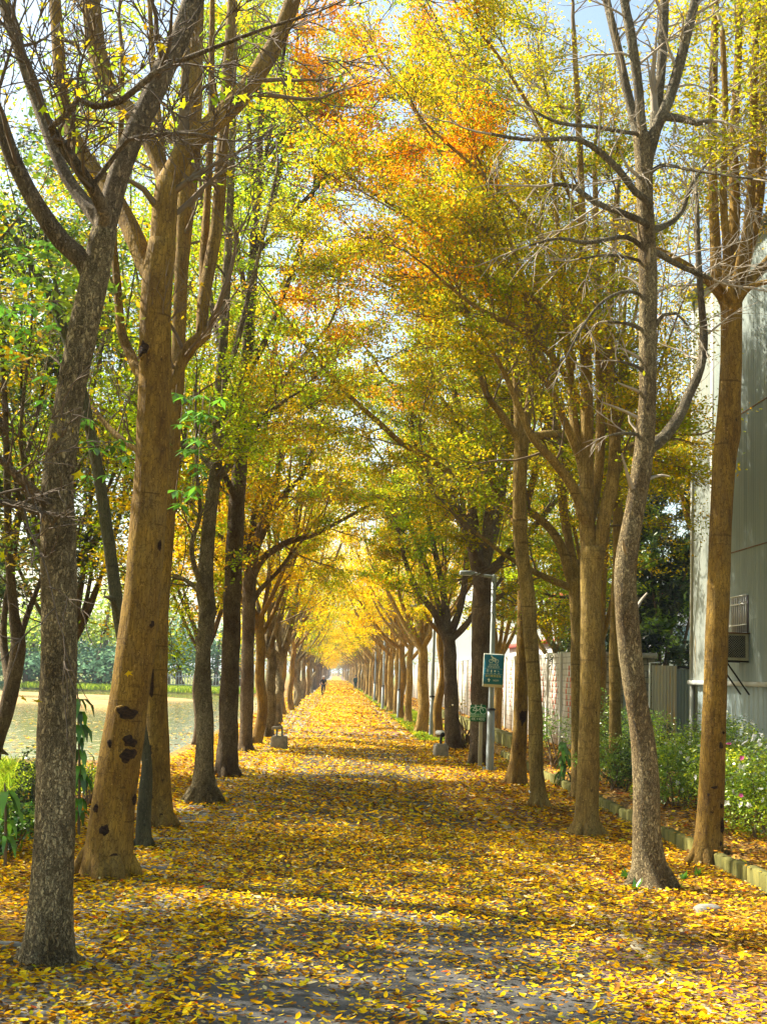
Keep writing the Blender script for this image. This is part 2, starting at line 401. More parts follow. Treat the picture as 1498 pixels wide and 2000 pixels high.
def pxline(pts, Y, dy=0.0):
    """photo points (px, py, width[, dy]) standing at distance Y"""
    o = []; rr = []
    for i, p in enumerate(pts):
        y = Y+(p[3] if len(p) > 3 else 0)+dy
        o.append(P(p[0], p[1], y)); rr.append(p[2]/2*y/F)
    return np.array(o), np.array(rr)

def near_tree(label, trunk, limbs, bark, twig, pals, seed, per=6, size=.07, count=7, L=1.0, lvl=1, group=None, leafm='leaf',
              sig=(.14, .14, .06), scars=(), flare=.55, rough=.035, up=.15, flat=.8, kids=5, balls=0, tsprout=0, cat='tree', spread=.9, sk=None, name='avenue_tree', crown_extra=None, aspect=.5, Yset=None, limb_bark=None, zmin=None):
    r = np.random.RandomState(seed)
    g = G(trunk[0][0], trunk[0][1]) if Yset is None else P(trunk[0][0], trunk[0][1], Yset)
    Y = g[1]; root = empty(name, g); tag(root, label, cat, group)
    tr, tw, cr = MB(), MB(), MB(); tips = []; core = []
    tp, trd = pxline(trunk, Y); tp[0][2] -= .06
    rp, rr = resample(tp, trd, .10); tube(tr, rp, rr, 22, rough, seed, flare)
    if tsprout: sprout(tw, tips, rp, rr, r, tsprout, L*.7, .35, max(0, lvl-1), up, .9, kids, flat, tip=False)
    roots(tr, rp, rr, r); lines = [(rp, rr)]
    for i, lb in enumerate(limbs):
        opt = {}
        if isinstance(lb, tuple): lb, opt = lb
        lp, lr = pxline(lb, Y)
        allp = np.concatenate([x[0] for x in lines]); allr = np.concatenate([x[1] for x in lines]); di = np.linalg.norm(allp-lp[0]+np.array([0, 0, .10]), axis=1); j_ = int(np.argmin(di))
        if di[j_] > .05: lp = np.vstack([allp[j_], lp]); lr = np.concatenate([[min(allr[j_]*.85, lr[0]*1.25)], lr])
        p2, r2 = resample(lp, lr, .14); lines.append((p2, r2))
        tube(tr, p2, r2, 12, rough*1.2, seed+i*3+1, 0, mi=2 if limb_bark else 0)
        core.append(p2[r2 > .03])
        sprout(tw, tips, p2, r2, r, opt.get('count', count), opt.get('L', L), opt.get('t0', .3), opt.get('lvl', lvl), opt.get('up', up), spread, kids, flat)
    if scars:
        for (sx, sy, sw, sh) in scars:
            c = P(sx, sy, Y); 
            d = np.array([c[0], c[1], c[2]-CAMH]); d /= np.linalg.norm(d)
            k = np.argmin(np.abs(rp[:, 2]-c[2])); rad = rr[k]*.93; 
            dx = c[0]-rp[k][0]; dyy = math.sqrt(max(0, rad*rad-dx*dx)); c = np.array([c[0], rp[k][1]-dyy, c[2]])
            nv = norm([dx, -dyy, 0]); tx = norm(np.cross([0, 0, 1], nv)); w_, h_ = sw/2*Y/F, sh/2*Y/F
            vs = [c+nv*.034]; na = 22; fs = []; ph = r.uniform(0, 6, 4)
            for ring, rf, dep in ((0, .55, .026), (1, 1.0, .008)):
                for k2 in range(na):
                    an = k2/na*2*math.pi; q_ = rf*(1+.16*math.sin(2*an+ph[0])+.12*math.sin(3*an+ph[1])+.10*math.sin(5*an+ph[2])+r.uniform(-.1, .1))
                    pt = c+tx*math.cos(an)*w_*q_+np.array([0, 0, 1])*math.sin(an)*h_*q_
                    off = abs(math.cos(an)*w_*q_)
                    vs.append(pt+nv*(dep+.012-off*off/(2*rad)))
            fs = [[0, 1+k2, 1+(k2+1) % na] for k2 in range(na)]
            qs = [[1+k2, 1+na+k2, 1+na+(k2+1) % na, 1+(k2+1) % na] for k2 in range(na)]
            tr.add(vs, qs, fs, mi=1)
            if sw > 13:                                   # swollen lip of healed bark round the scar
                lp = [np.array(vs[1+na+k2])-nv*.006 for k2 in range(na)]+[np.array(vs[1+na])-nv*.006]
                tube(tr, lp, np.full(na+1, .010+.004*(sw > 24)), 6, cap=False)
    per = per*KN if per >= .5 else per
    c, ids = tipcloud(tips, per, r, tuple(x*1.35 for x in sig))
    if len(c) and len(core) and sum(map(len, core)):
        K = np.concatenate(core)[::2]; keep_ = np.ones(len(c), bool)
        for a0 in range(0, len(c), 20000):
            cc = c[a0:a0+20000]; cl_ = np.array([0, -.12, 0]); d2 = ((cc[:, None]-(K+cl_)[None])**2*np.array([1.3, .35, 1.3])).sum(-1).min(1)
            keep_[a0:a0+20000] = (d2 > .045) | (r.uniform(0, 1, len(cc)) < .12)
        c, ids = c[keep_], ids[keep_]
    c, ids = prune(c, ids)
    if zmin is not None and len(c): kz_ = c[:, 2] > zmin+.5*np.sin(c[:, 0]*3)+.3*r.normal(0, 1, len(c)); c, ids = c[kz_], ids[kz_]
    print('NEAR', label[:40], len(tips), len(c), 'twigv', tw.n)
    if len(c): (leaf_stars(cr, c, size*1.3, zone_col(c, ids, pals, r), r) if aspect >= .8 else leaf_quads(cr, c, size, zone_col(c, ids, pals, r), r, .5, aspect))
    if balls and tips:
        T = np.concatenate(tips); T = T[r.choice(len(T), min(balls, len(T)), False)]
        o6 = np.array([(1, 0, 0), (-1, 0, 0), (0, 1, 0), (0, -1, 0), (0, 0, 1), (0, 0, -1)])*.022
        f8 = [[0, 2, 4], [2, 1, 4], [1, 3, 4], [3, 0, 4], [2, 0, 5], [1, 2, 5], [3, 1, 5], [0, 3, 5]]
        for t in T: cr.add(o6+t-np.array([0, 0, .05]), t=f8, col=np.tile((.03, .02, .012, 1), (6, 1)))
    if crown_extra: crown_extra(tw, cr, Y, r)
    finish_tree(root, g, tr, tw, cr, [M[bark], M['scar'], M[limb_bark or bark]], M[twig], leafm)
    return root

def free_tree(name, label, cat, group, loc, seed, h_fork=3.4, height=11, spreadx=3.2, nl=6, r0=.17, bark='bark_ochre', twig='twig_brown', pals=(('gold', 1),), per=5, size=.1,
              lean=(0, 0), L=1.3, lvl=1, count=6, sig=(.2, .2, .1), leafm='leaf', kids=4, seg=10, flare=.4, bend=.15, up=.15, flat=.7, low=.0, aspect=.5):
    r = np.random.RandomState(seed); org = np.array(loc, float); root = empty(name, org); tag(root, label, cat, group)
    tr, tw, cr = MB(), MB(), MB(); tips = []
    pts = [org+np.array([0, 0, -.06])]
    for k in range(1, 5): pts.append(org+np.array([lean[0]*k/4*.5+r.normal(0, bend*.4), lean[1]*k/4*.5+r.normal(0, bend*.4), h_fork*k/4]))
    rp, rr = resample(np.array(pts), np.linspace(r0*1.1, r0*.82, 5), .18); tube(tr, rp, rr, seg, .04, seed, flare); roots(tr, rp, rr, r)
    for i in range(nl):
        az = i/nl*2*math.pi+r.uniform(-.4, .4); sp = spreadx*r.uniform(.45, 1.1); top = height*r.uniform(.78, 1.0)
        if i == 0: sp *= .25; top = height
        p0 = rp[-1]-np.array([0, 0, r.uniform(.05, h_fork*.22)]); dx = np.array([math.cos(az), math.sin(az), 0])
        h = top-h_fork
        lp = np.array([p0, p0+dx*sp*.22+[0, 0, h*.12-low*.2], p0+dx*sp*.5+[0, 0, h*.36-low*.8]+r.normal(0, .12, 3), p0+dx*sp*.78+[0, 0, h*.64-low]+r.normal(0, .18, 3), p0+dx*sp+[lean[0]*.6, lean[1]*.6, h*.95-low*1.2]])
        p2, r2 = resample(lp, np.array([.55, .46, .34, .2, .07])*r0, .3); tube(tr, p2, r2, 6, .04, seed+i, 0)
        sprout(tw, tips, p2, r2, r, count, L, .15, lvl, up, .95, kids, flat)
    c, ids = tipcloud(tips, per*KF, r, tuple(x*1.3 for x in sig))
    print('FREE', label[:40], len(tips), len(c), 'twigv', tw.n)
    leaf_quads(cr, c, size, zone_col(c, ids, pals, r), r, .5, aspect)
    finish_tree(root, org, tr, tw, cr, [M[bark]], M[twig], leafm)
    return root

def copy_tree(src, loc, rz, sc=(1, 1, 1), label=None, group=None):
    o = src.copy(); C.objects.link(o); o.location = loc; o.rotation_euler = (0, 0, rz); o.scale = sc
    if label: o['label'] = label
    if group: o['group'] = group
    for ch in list(src.children):
        c = ch.copy(); C.objects.link(c); c.parent = o
        for g_ in ch.children:
            d = g_.copy(); C.objects.link(d); d.parent = c
    return o

# ================================================================ THE SETTING
PXL, PXR = -1.06, 2.42                     # edges of the asphalt
KX = 4.45                                  # low mossy kerb on the right
PONDX, PONDY0, PONDY1 = -3.95, 30.5, 118.0

def m_ground(n, b):
    v = coords(n); vo = nd(n, 'TexVoronoi'); vo.inputs['Scale'].default_value = 16; ln(n, v, vo)
    sx = nd(n, 'SeparateColor'); n.links.new(vo.outputs['Color'], sx.inputs[0])
    r = ramp(n, [(0, (.05, .03, .015)), (.25, (.20, .10, .025)), (.5, (.42, .21, .025)), (.75, (.62, .34, .02)), (1, (.10, .06, .025))]); ln(n, sx, r)
    so_ = noise(n, v, 40, 4); c = mixc(n, .4, r.outputs[0], so_.outputs[0], 'OVERLAY')
    big = noise(n, v, .35, 4); rb = ramp(n, [(.35, (1, 1, 1)), (.7, (0, 0, 0))]); ln(n, big, rb)
    m1 = nd(n, 'Math', operation='MULTIPLY'); n.links.new(rb.outputs[0], m1.inputs[0]); m1.inputs[1].default_value = .55
    c2 = mixc(n, m1.outputs[0], c, (.07, .055, .025))
    # far away and beyond the pond the ground is rough grass
    sp = nd(n, 'SeparateXYZ'); ln(n, v, sp); ab = nd(n, 'Math', operation='ABSOLUTE'); ln(n, sp, ab)
    mr = nd(n, 'MapRange'); mr.inputs[1].default_value = 8; mr.inputs[2].default_value = 11; ln(n, ab, mr)
    gr = ramp(n, [(.35, (.10, .13, .02)), (.7, (.24, .22, .04))]); ln(n, noise(n, v, 1.2, 6, .7), gr)
    c3 = mixc(n, mr.outputs[0], c2, gr.outputs[0])
    n.links.new(c3, b.inputs['Base Color']); bump(n, b, vo.outputs[0], .5, .03)
M['ground'] = mat('ground', rough=.95, build=m_ground)
def m_path(n, b):
    v = coords(n); sp = nd(n, 'SeparateXYZ'); ln(n, v, sp)
    gr = noise(n, v, 260, 2); big = noise(n, v, 1.1, 5, .65)
    a = ramp(n, [(.3, (.070, .068, .062)), (.7, (.118, .112, .100))]); ln(n, big, a)
    sp_ = noise(n, v, 95, 3, .7); a1 = mixc(n, .45, a.outputs[0], sp_.outputs[0], 'OVERLAY'); a2 = mixc(n, .6, a1, gr.outputs[0], 'OVERLAY')
    vo = nd(n, 'TexVoronoi'); vo.inputs['Scale'].default_value = 14; vo.inputs['Randomness'].default_value = 1; ln(n, v, vo)
    sx = nd(n, 'SeparateColor'); n.links.new(vo.outputs['Color'], sx.inputs[0])
    lf = ramp(n, [(0, (.62, .27, .008)), (.35, (.74, .38, .008)), (.7, (.52, .20, .008)), (.85, (.70, .42, .02)), (1, (.36, .15, .02))]); ln(n, sx, lf)
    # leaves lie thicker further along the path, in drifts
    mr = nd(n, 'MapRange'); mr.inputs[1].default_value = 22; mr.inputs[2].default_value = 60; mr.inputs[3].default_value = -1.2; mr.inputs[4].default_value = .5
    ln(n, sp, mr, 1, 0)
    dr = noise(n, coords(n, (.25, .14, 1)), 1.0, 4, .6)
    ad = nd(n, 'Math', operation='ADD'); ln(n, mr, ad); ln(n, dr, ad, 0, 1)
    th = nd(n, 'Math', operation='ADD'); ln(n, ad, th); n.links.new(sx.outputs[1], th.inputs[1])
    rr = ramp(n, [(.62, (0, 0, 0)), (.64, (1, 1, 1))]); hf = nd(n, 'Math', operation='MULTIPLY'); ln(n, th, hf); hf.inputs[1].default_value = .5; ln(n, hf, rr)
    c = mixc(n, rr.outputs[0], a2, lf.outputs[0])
    n.links.new(c, b.inputs['Base Color'])
    h = nd(n, 'Math', operation='MULTIPLY_ADD'); n.links.new(rr.outputs[0], h.inputs[0]); h.inputs[1].default_value = 1.0; ln(n, gr, h, 0, 2)
    bump(n, b, h.outputs[0], .4, .012)
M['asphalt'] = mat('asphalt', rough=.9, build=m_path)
def m_paver(c1, c2):
    def f(n, b):
        v = coords(n); br = nd(n, 'TexBrick'); ln(n, v, br)
        br.inputs['Color1'].default_value = (*c1, 1); br.inputs['Color2'].default_value = (*c2, 1); br.inputs['Mortar'].default_value = (.04, .03, .025, 1)
        br.inputs['Scale'].default_value = 1; br.inputs['Brick Width'].default_value = .21; br.inputs['Row Height'].default_value = .105; br.inputs['Mortar Size'].default_value = .006
        c = mixc(n, .6, br.outputs[0], noise(n, v, 25, 5, .7).outputs[0], 'OVERLAY')
        n.links.new(c, b.inputs['Base Color']); bump(n, b, br.outputs[1], -.5, .01)
    return f
M['paver_red'] = mat('paver_red', rough=.9, build=m_paver((.23, .135, .10), (.17, .11, .09)))
M['paver_grey'] = mat('paver_grey', rough=.9, build=m_paver((.24, .23, .20), (.17, .165, .15)))
def m_conc(c1, c2, sc=6, streak=False):
    def f(n, b):
        v = coords(n, (1, 1, .25) if streak else (1, 1, 1)); a = noise(n, v, sc, 6, .7); r = ramp(n, [(.3, c1), (.7, c2)]); ln(n, a, r)
        c = mixc(n, .35, r.outputs[0], noise(n, coords(n), sc*9, 3).outputs[0], 'OVERLAY'); n.links.new(c, b.inputs['Base Color']); bump(n, b, a.outputs[0], .3, .01)
    return f
M['stone_line'] = mat('stone_line', rough=.9, build=m_conc((.36, .29, .17), (.56, .47, .30), 8))
M['concrete'] = mat('concrete', rough=.9, build=m_conc((.17, .16, .13), (.32, .30, .25), 9))
M['block'] = mat('block', rough=.9, build=m_conc((.16, .135, .09), (.36, .31, .22), 7))
M['moss'] = mat('moss', rough=.95, build=m_conc((.05, .06, .015), (.22, .19, .04), 7, True))

def sheet(name, m, x0, x1, y0, y1, z, ny=1, kind='structure'):
    mb = MB(); ys = np.linspace(y0, y1, ny+1)
    v = [(x, y, z) for y in ys for x in (x0, x1)]; q = [[2*i, 2*i+1, 2*i+3, 2*i+2] for i in range(ny)]
    mb.add(v, q); o = mb.build(name, m); o['kind'] = kind; return o

# ground: one sheet to the horizon, with the pond sunk in it and the planting bed raised
def axis(cuts, lo, hi):
    return np.array(sorted(set([round(c, 3) for c in cuts if lo <= c <= hi])))
xs = axis([-3000, -900, -300, -120, -80, -60, PONDX-30, PONDX-10, PONDX-4, PONDX-2, PONDX-1.2, PONDX-.6, PONDX-.15, PONDX, -3.2, -2.4, PXL, 0, PXR, 3.4, KX, KX+.08, KX+.16, KX+.6, 5.5, 6.3, 7, 8, 12, 20, 60, 120, 300, 900, 3000]+list(np.arange(-58, -5, 4.)), -3000, 3000)
ys = axis([-300, -50, 0, 5, 10, 15, 20, 24, 27, 29, PONDY0-1.2, PONDY0-.5, PONDY0, PONDY0+.3, PONDY0+1, PONDY0+2.5]+list(np.arange(36, 112, 6.))+[PONDY1-8, PONDY1-3, PONDY1-1, PONDY1, 125, 140, 180, 260, 400, 700, 1500, 4500], -300, 4500)
gx, gy = np.meshgrid(xs, ys); gz = np.zeros_like(gx)
r_ = np.random.RandomState(5)
inp = (gx < PONDX) & (gy > PONDY0) & (gy < PONDY1) & (gx > -75)
dep = np.minimum(np.minimum(PONDX-gx, (gy-PONDY0)*.8), (PONDY1-gy)*.25)
gz = np.where(inp, -np.clip(dep*.9, 0, .8), gz)
wob = (gx < -4.2) & (~inp) & (gx > -80) & (gy < 40)
gz = np.where(wob, r_.uniform(-.06, .10, gz.shape), gz)
bed = gx > KX+.1
gz = np.where(bed & (gx < 100), .16+r_.uniform(0, .05, gz.shape), gz)
gz = np.where(gx >= 100, 0.1, gz)
mb = MB(); nx = len(xs); i = np.arange(len(ys)-1)[:, None]*nx; j = np.arange(nx-1)[None, :]
mb.add(np.stack([gx, gy, gz], -1), np.stack([i+j, i+j+1, i+nx+j+1, i+nx+j], -1).reshape(-1, 4))
ground = mb.build('ground', M['ground']); ground['kind'] = 'structure'

YE = 640
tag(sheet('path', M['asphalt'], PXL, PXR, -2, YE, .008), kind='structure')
tag(sheet('paving_left', M['paver_grey'], -2.25, PXL, -2, YE, .004), kind='structure')
tag(sheet('paving_right', M['paver_red'], PXR, 3.15, -2, YE, .004), kind='structure')
# red paver band inside the asphalt edge and the pale stone lines
tag(sheet('paver_band', M['paver_red'], 1.98, PXR, -2, YE, .012), kind='structure')
mb = MB(); y = 2.0; r_ = np.random.RandomState(3)
while y < 420:
    L_ = .58; box(mb, PXR-.01, PXR+.13, y, y+L_, 0, .0185+r_.uniform(-.001, .002)); y += L_+.02
tag(mb.build('edge_line_right', M['stone_line']), kind='structure')
mb = MB(); y = 2.0
while y < 420:
    L_ = .4; box(mb, PXL-.16, PXL+.0, y, y+L_, 0, .0175+r_.uniform(-.001, .002)); y += L_+.012
tag(mb.build('edge_line_left', M['concrete']), kind='structure')
mb = MB(); y = 2.0
while y < 200:
    L_ = .3; box(mb, -1.83, -1.60, y, y+L_, 0, .0165+r_.uniform(-.001, .003)); y += L_+.012
tag(mb.build('border_stones', M['concrete']), kind='structure')

# crosswise grey bands further on
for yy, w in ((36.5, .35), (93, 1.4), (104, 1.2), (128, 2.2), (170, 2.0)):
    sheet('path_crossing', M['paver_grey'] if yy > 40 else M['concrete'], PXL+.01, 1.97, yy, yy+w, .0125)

# pond
def m_water(n, b):
    b.inputs['Base Color'].default_value = (.15, .125, .04, 1); b.inputs['Roughness'].default_value = .05
    b.inputs['Specular IOR Level'].default_value = .6
    v = coords(n, (1, .35, 1)); a = noise(n, v, 4.5, 5, .65); bump(n, b, a.outputs[0], .25, .04)
    f = noise(n, coords(n, (1, .5, 1)), 5, 4, .7); r = ramp(n, [(.56, (.15, .125, .04)), (.64, (.52, .38, .10))]); ln(n, f, r); n.links.new(r.outputs[0], b.inputs['Base Color'])
    r2 = ramp(n, [(.60, (.08,)*3), (.68, (.7,)*3)]); ln(n, f, r2); n.links.new(r2.outputs[0], b.inputs['Roughness'])
M['water'] = mat('water', build=m_water)
sheet('pond_water', M['water'], -75, PONDX+.3, PONDY0-.3, PONDY1+1, -.14, 8)
# muddy shoals in the pond
M['mud'] = mat('mud', rough=.9, build=m_conc((.30, .17, .05), (.55, .36, .13), 1.5))
for k, (sx, sy, lx, ly) in enumerate([(-19, 82, 9, 3.4), (-24, 66, 9, 2.2), (-15, 95, 6, 4), (-30, 100, 14, 4), (-12.5, 74, 3.0, 1.6)]):
    mb = MB(); na = 28; r_ = np.random.RandomState(40+k); an = np.linspace(0, 2*np.pi, na, endpoint=False); w = 1+.25*np.sin(an*3+k)+.12*r_.normal(0, 1, na)
    v = [(sx, sy, .05)]+[(sx+math.cos(t)*lx*q_*.6, sy+math.sin(t)*ly*q_*.6, .0) for t, q_ in zip(an, w)]+[(sx+math.cos(t)*lx*q_, sy+math.sin(t)*ly*q_, -.3) for t, q_ in zip(an, w)]
    mb.add(v, [[1+i, 1+na+i, 1+na+(i+1) % na, 1+(i+1) % na] for i in range(na)], [[0, 1+i, 1+(i+1) % na] for i in range(na)])
    tag(mb.build('mud_bank', M['mud'], None, True), kind='structure')

# low mossy kerb made of single upright slabs
mb = MB(); y = 8.0; r_ = np.random.RandomState(9)
while y < 36:
    L_ = r_.uniform(.5, .75); bbox(mb, KX-.04+r_.uniform(-.012, .012), KX+.08, y, y+L_-.012, -.02, .185+r_.uniform(-.03, .02), .02); y += L_
tag(mb.build('low_kerb', M['moss']), 'low mossy yellow-green kerb of upright slabs along the right planting bed', 'kerb')
mb = MB(); y = 37.0
while y < 66:
    L_ = 1.2; bbox(mb, KX+.25, KX+.55, y, y+L_-.015, -.02, .55, .02); y += L_
tag(mb.build('planter_wall', M['moss']), 'low concrete planter wall topped with fallen leaves behind the lamp post', 'low wall')

# ---------------------------------------------------------------- concrete panel wall along the right
def m_panel(n, b):
    v = coords(n, (1, 1, 1)); 
    tc = nd(n, 'SeparateXYZ'); ln(n, v, tc)
    cb = nd(n, 'CombineXYZ'); ad = nd(n, 'Math', operation='ADD'); ln(n, tc, ad, 0, 0); ln(n, tc, ad, 1, 1); ln(n, ad, cb); ln(n, tc, cb, 2, 1)
    br = nd(n, 'TexBrick'); ln(n, cb, br); br.inputs['Scale'].default_value = 1; br.inputs['Brick Width'].default_value = .52; br.inputs['Row Height'].default_value = .17
    br.inputs['Mortar Size'].default_value = .012
    br.inputs['Color1'].default_value = (.62, .60, .54, 1); br.inputs['Color2'].default_value = (.56, .53, .46, 1); br.inputs['Mortar'].default_value = (.30, .28, .23, 1)
    a = noise(n, coords(n, (1, 1, .3)), 3, 6, .7); rr = ramp(n, [(.3, (.55, .52, .42)), (.6, (1, 1, 1))]); ln(n, a, rr)
    c = mixc(n, 1.0, br.outputs[0], rr.outputs[0], 'MULTIPLY'); n.links.new(c, b.inputs['Base Color']); bump(n, b, br.outputs[1], -.6, .015)
M['panel'] = mat('panel', rough=.9, build=m_panel)
def m_panel_old(n, b):
    m_panel(n, b); br = [x for x in n.nodes if x.type == 'TEX_BRICK'][0]
    br.inputs['Color1'].default_value = (.25, .21, .12, 1); br.inputs['Color2'].default_value = (.20, .17, .09, 1); br.inputs['Mortar'].default_value = (.06, .05, .03, 1)
M['panel_old'] = mat('panel_old', rough=.9, build=m_panel_old)
M['panel_post'] = mat('panel_post', rough=.85, build=m_conc((.48, .46, .40), (.66, .64, .58), 4, True))
M['red_paint'] = mat('red_paint', rough=.9, build=m_conc((.55, .13, .08), (.66, .30, .20), 20))
WX = 6.55; WT = 2.85
fence = empty('panel_wall', (WX, 70, 0)); tag(fence, 'long pale concrete panel wall with red diamond shapes behind the right row of trees', 'wall')
y = 37.5; k = 0
while y < 150:
    L_ = 2.6
    mb = MB(); box(mb, WX, WX+.07, y+.1, y+L_, 0, WT); mb.build('panel', M['panel'], fence, origin=(WX, 70, 0))
    mb = MB(); bbox(mb, WX-.07, WX+.12, y-.1, y+.1, 0, WT+.03, .015); mb.build('post', M['panel_post'], fence, origin=(WX, 70, 0))
    if k < 12:
        mb = MB(); cy, cz = y+L_/2+.05, 1.75                      # diamond made of small set-in bricks
        for row in range(-4, 5):
            hw = (5-abs(row))*.10
            for s_ in ((-1, 1) if abs(row) < 3 else (0,)):
                c0 = cy+s_*(hw-.05)
                box(mb, WX-.012, WX+.02, c0-.085, c0+.085, cz+row*.165-.066, cz+row*.165+.066)
        mb.build('diamond', M['red_paint'], fence, origin=(WX, 70, 0))
    y += L_; k += 1
pr = empty('side_wall', (WX+.1, 37.5, 0)); tag(pr, 'dark weathered stone-block wall end facing the camera beside the big bush', 'wall')
mb = MB(); box(mb, WX+.14, 8.6, 37.3, 37.5, 0, 2.72); mb.build('blocks', M['panel_old'], pr, origin=(WX+.1, 37.5, 0))
mb = MB(); box(mb, WX+.10, 8.66, 37.22, 37.58, 2.723, 2.86); mb.build('coping', M['block'], pr, origin=(WX+.1, 37.5, 0))

# ---------------------------------------------------------------- corrugated metal building
def m_sheet(c1, c2, rust=(.42, .28, .10), amt=.62):
    def f(n, b):
        v = coords(n, (1, 1, .05)); a = noise(n, v, 5, 6, .65); r = ramp(n, [(.3, c1), (.7, c2)]); ln(n, a, r)
        st = noise(n, coords(n, (1, 1, .045)), 11.0, 5, .7); r2 = ramp(n, [(amt, (0, 0, 0)), (amt+.12, (.8, .8, .8))]); ln(n, st, r2)
        c = mixc(n, r2.outputs[0], r.outputs[0], rust); n.links.new(c, b.inputs['Base Color'])
        b.inputs['Metallic'].default_value = .25; b.inputs['Roughness'].default_value = .5
    return f
M['sheet'] = mat('sheet', build=m_sheet((.24, .29, .27), (.34, .38, .34)))
M['sheet_low'] = mat('sheet_low', build=m_sheet((.20, .27, .28), (.31, .37, .37), amt=.7))
M['sheet_pale'] = mat('sheet_pale', build=m_sheet((.27, .31, .28), (.40, .42, .36), amt=.6))
M['sheet_fence'] = mat('sheet_fence', build=m_sheet((.34, .33, .26), (.52, .49, .38), (.60, .36, .06), .52))
M['trim'] = mat('trim', (.50, .52, .48), .5, .2)
M['grille'] = mat('grille', (.66, .66, .62), .5, .3)
M['dark_glass'] = mat('dark_glass', (.16, .13, .13), .35)
M['black'] = mat('black', (.012, .012, .012), .6)
M['rust'] = mat('rust', rough=.9, build=m_conc((.10, .05, .02), (.25, .12, .05), 20))
M['cream'] = mat('cream', rough=.7, build=m_conc((.42, .38, .20), (.52, .48, .30), 8))

def corr(mb, p0, p1, z0, z1, pitch=.075, depth=.018, mi=0):
    """corrugated sheet from p0 to p1 (xy)"""
    p0 = np.array(p0, float); p1 = np.array(p1, float); L_ = np.linalg.norm(p1-p0); d = (p1-p0)/L_; nn = np.array([-d[1], d[0]])
    n = int(L_/pitch); v = []; prof = [(0, 0), (.55, 0), (.68, 1), (.87, 1)]
    for k in range(n):
        for (t, o) in prof:
            q_ = p0+d*min(L_, (k+t)*pitch)+nn*o*depth; v += [(q_[0], q_[1], z0), (q_[0], q_[1], z1)]
    m = len(v)//2; mb.add(v, [[2*i, 2*i+2, 2*i+3, 2*i+1] for i in range(m-1)], mi=mi)
BX = 7.55; BY0, BY1 = 8.0, 29.2; BH = 10.4
bld = empty('metal_building', (BX, 20, 0)); bo = (BX, 20, 0); tag(bld, 'tall grey-green corrugated metal shed with a barred window and streaks of rust', 'building')
mb = MB(); corr(mb, (BX, BY0), (BX, 27.6), 2.16, BH, .11, .022); mb.build('wall', M['sheet'], bld, origin=bo)
mb = MB(); corr(mb, (BX, 27.72), (BX, BY1), 2.16, BH, .075, .018); mb.build('wall', M['sheet_pale'], bld, origin=bo)
mb = MB(); corr(mb, (BX+.06, BY0), (BX+.06, BY1), 0, 2.07, .28, .02); mb.build('base_wall', M['sheet_low'], bld, origin=bo)
mb = MB(); box(mb, BX+.05, BX+12, BY1+.002, BY1+.1, 0, BH-.02); box(mb, BX+.05, BX+12, BY0-.1, BY0-.002, 0, BH-.02); box(mb, BX+11.9, BX+12, BY0, BY1, 0, BH-.02); mb.build('wall', M['sheet'], bld, origin=bo)
mb = MB(); box(mb, BX-.09, BX+.05, BY0, BY1+.12, 2.07, 2.155); mb.build('ledge', M['trim'], bld, origin=bo)
mb = MB()
for zj in (4.6, 7.2): box(mb, BX-.028, BX+.01, BY0, 27.6, zj, zj+.018)
mb.build('lap_joint', M['rust'], bld, origin=bo)
mb = MB(); box(mb, BX-.05, BX+.02, 27.6, 27.72, 2.158, BH); mb.build('trim_strip', M['panel_post'], bld, origin=bo)
mb = MB(); box(mb, BX-.04, BX+.04, BY1, BY1+.12, 0, 2.068); box(mb, BX-.045, BX+.04, BY1, BY1+.12, 2.158, BH); mb.build('corner_trim', M['trim'], bld, origin=bo)
mb = MB(); mb.add([(BX-.25, BY0-.3, BH), (BX-.25, BY1+.3, BH), (BX+6, BY1+.3, BH+1.2), (BX+6, BY0-.3, BH+1.2), (BX+12.2, BY1+.3, BH), (BX+12.2, BY0-.3, BH)], [[0, 3, 2, 1], [3, 5, 4, 2]])
mb.build('roof', M['sheet'], bld, origin=bo)
# window with bars:  photo (1430..1465, 1165..1235)
def on_wall(px, py, X):
    d = ray(px, py); t = X/d[0]; return np.array([X, d[1]*t, CAMH+d[2]*t])
a_ = on_wall(1431, 1168, BX); b_ = on_wall(1463, 1234, BX)
wy0, wy1, wz1, wz0 = b_[1], a_[1], a_[2], b_[2]-.02
win = MB(); box(win, BX-.03, BX-.028+.01, wy0, wy1, wz0, wz1); wo = win.build('window', M['dark_glass'], bld, origin=bo)
mb = MB()
for k in range(10):
    yb = wy0+(wy1-wy0)*k/9; box(mb, BX-.075, BX-.06, yb-.009, yb+.009, wz0, wz1)
for t in (0, .22, .78, 1): box(mb, BX-.078, BX-.058, wy0-.02, wy1+.02, wz0+(wz1-wz0)*t-.012, wz0+(wz1-wz0)*t+.012)
mb.build('bars', M['grille'], wo, origin=(0, 0, 0)) if False else mb.build('bars', M['grille'], bld, origin=bo)
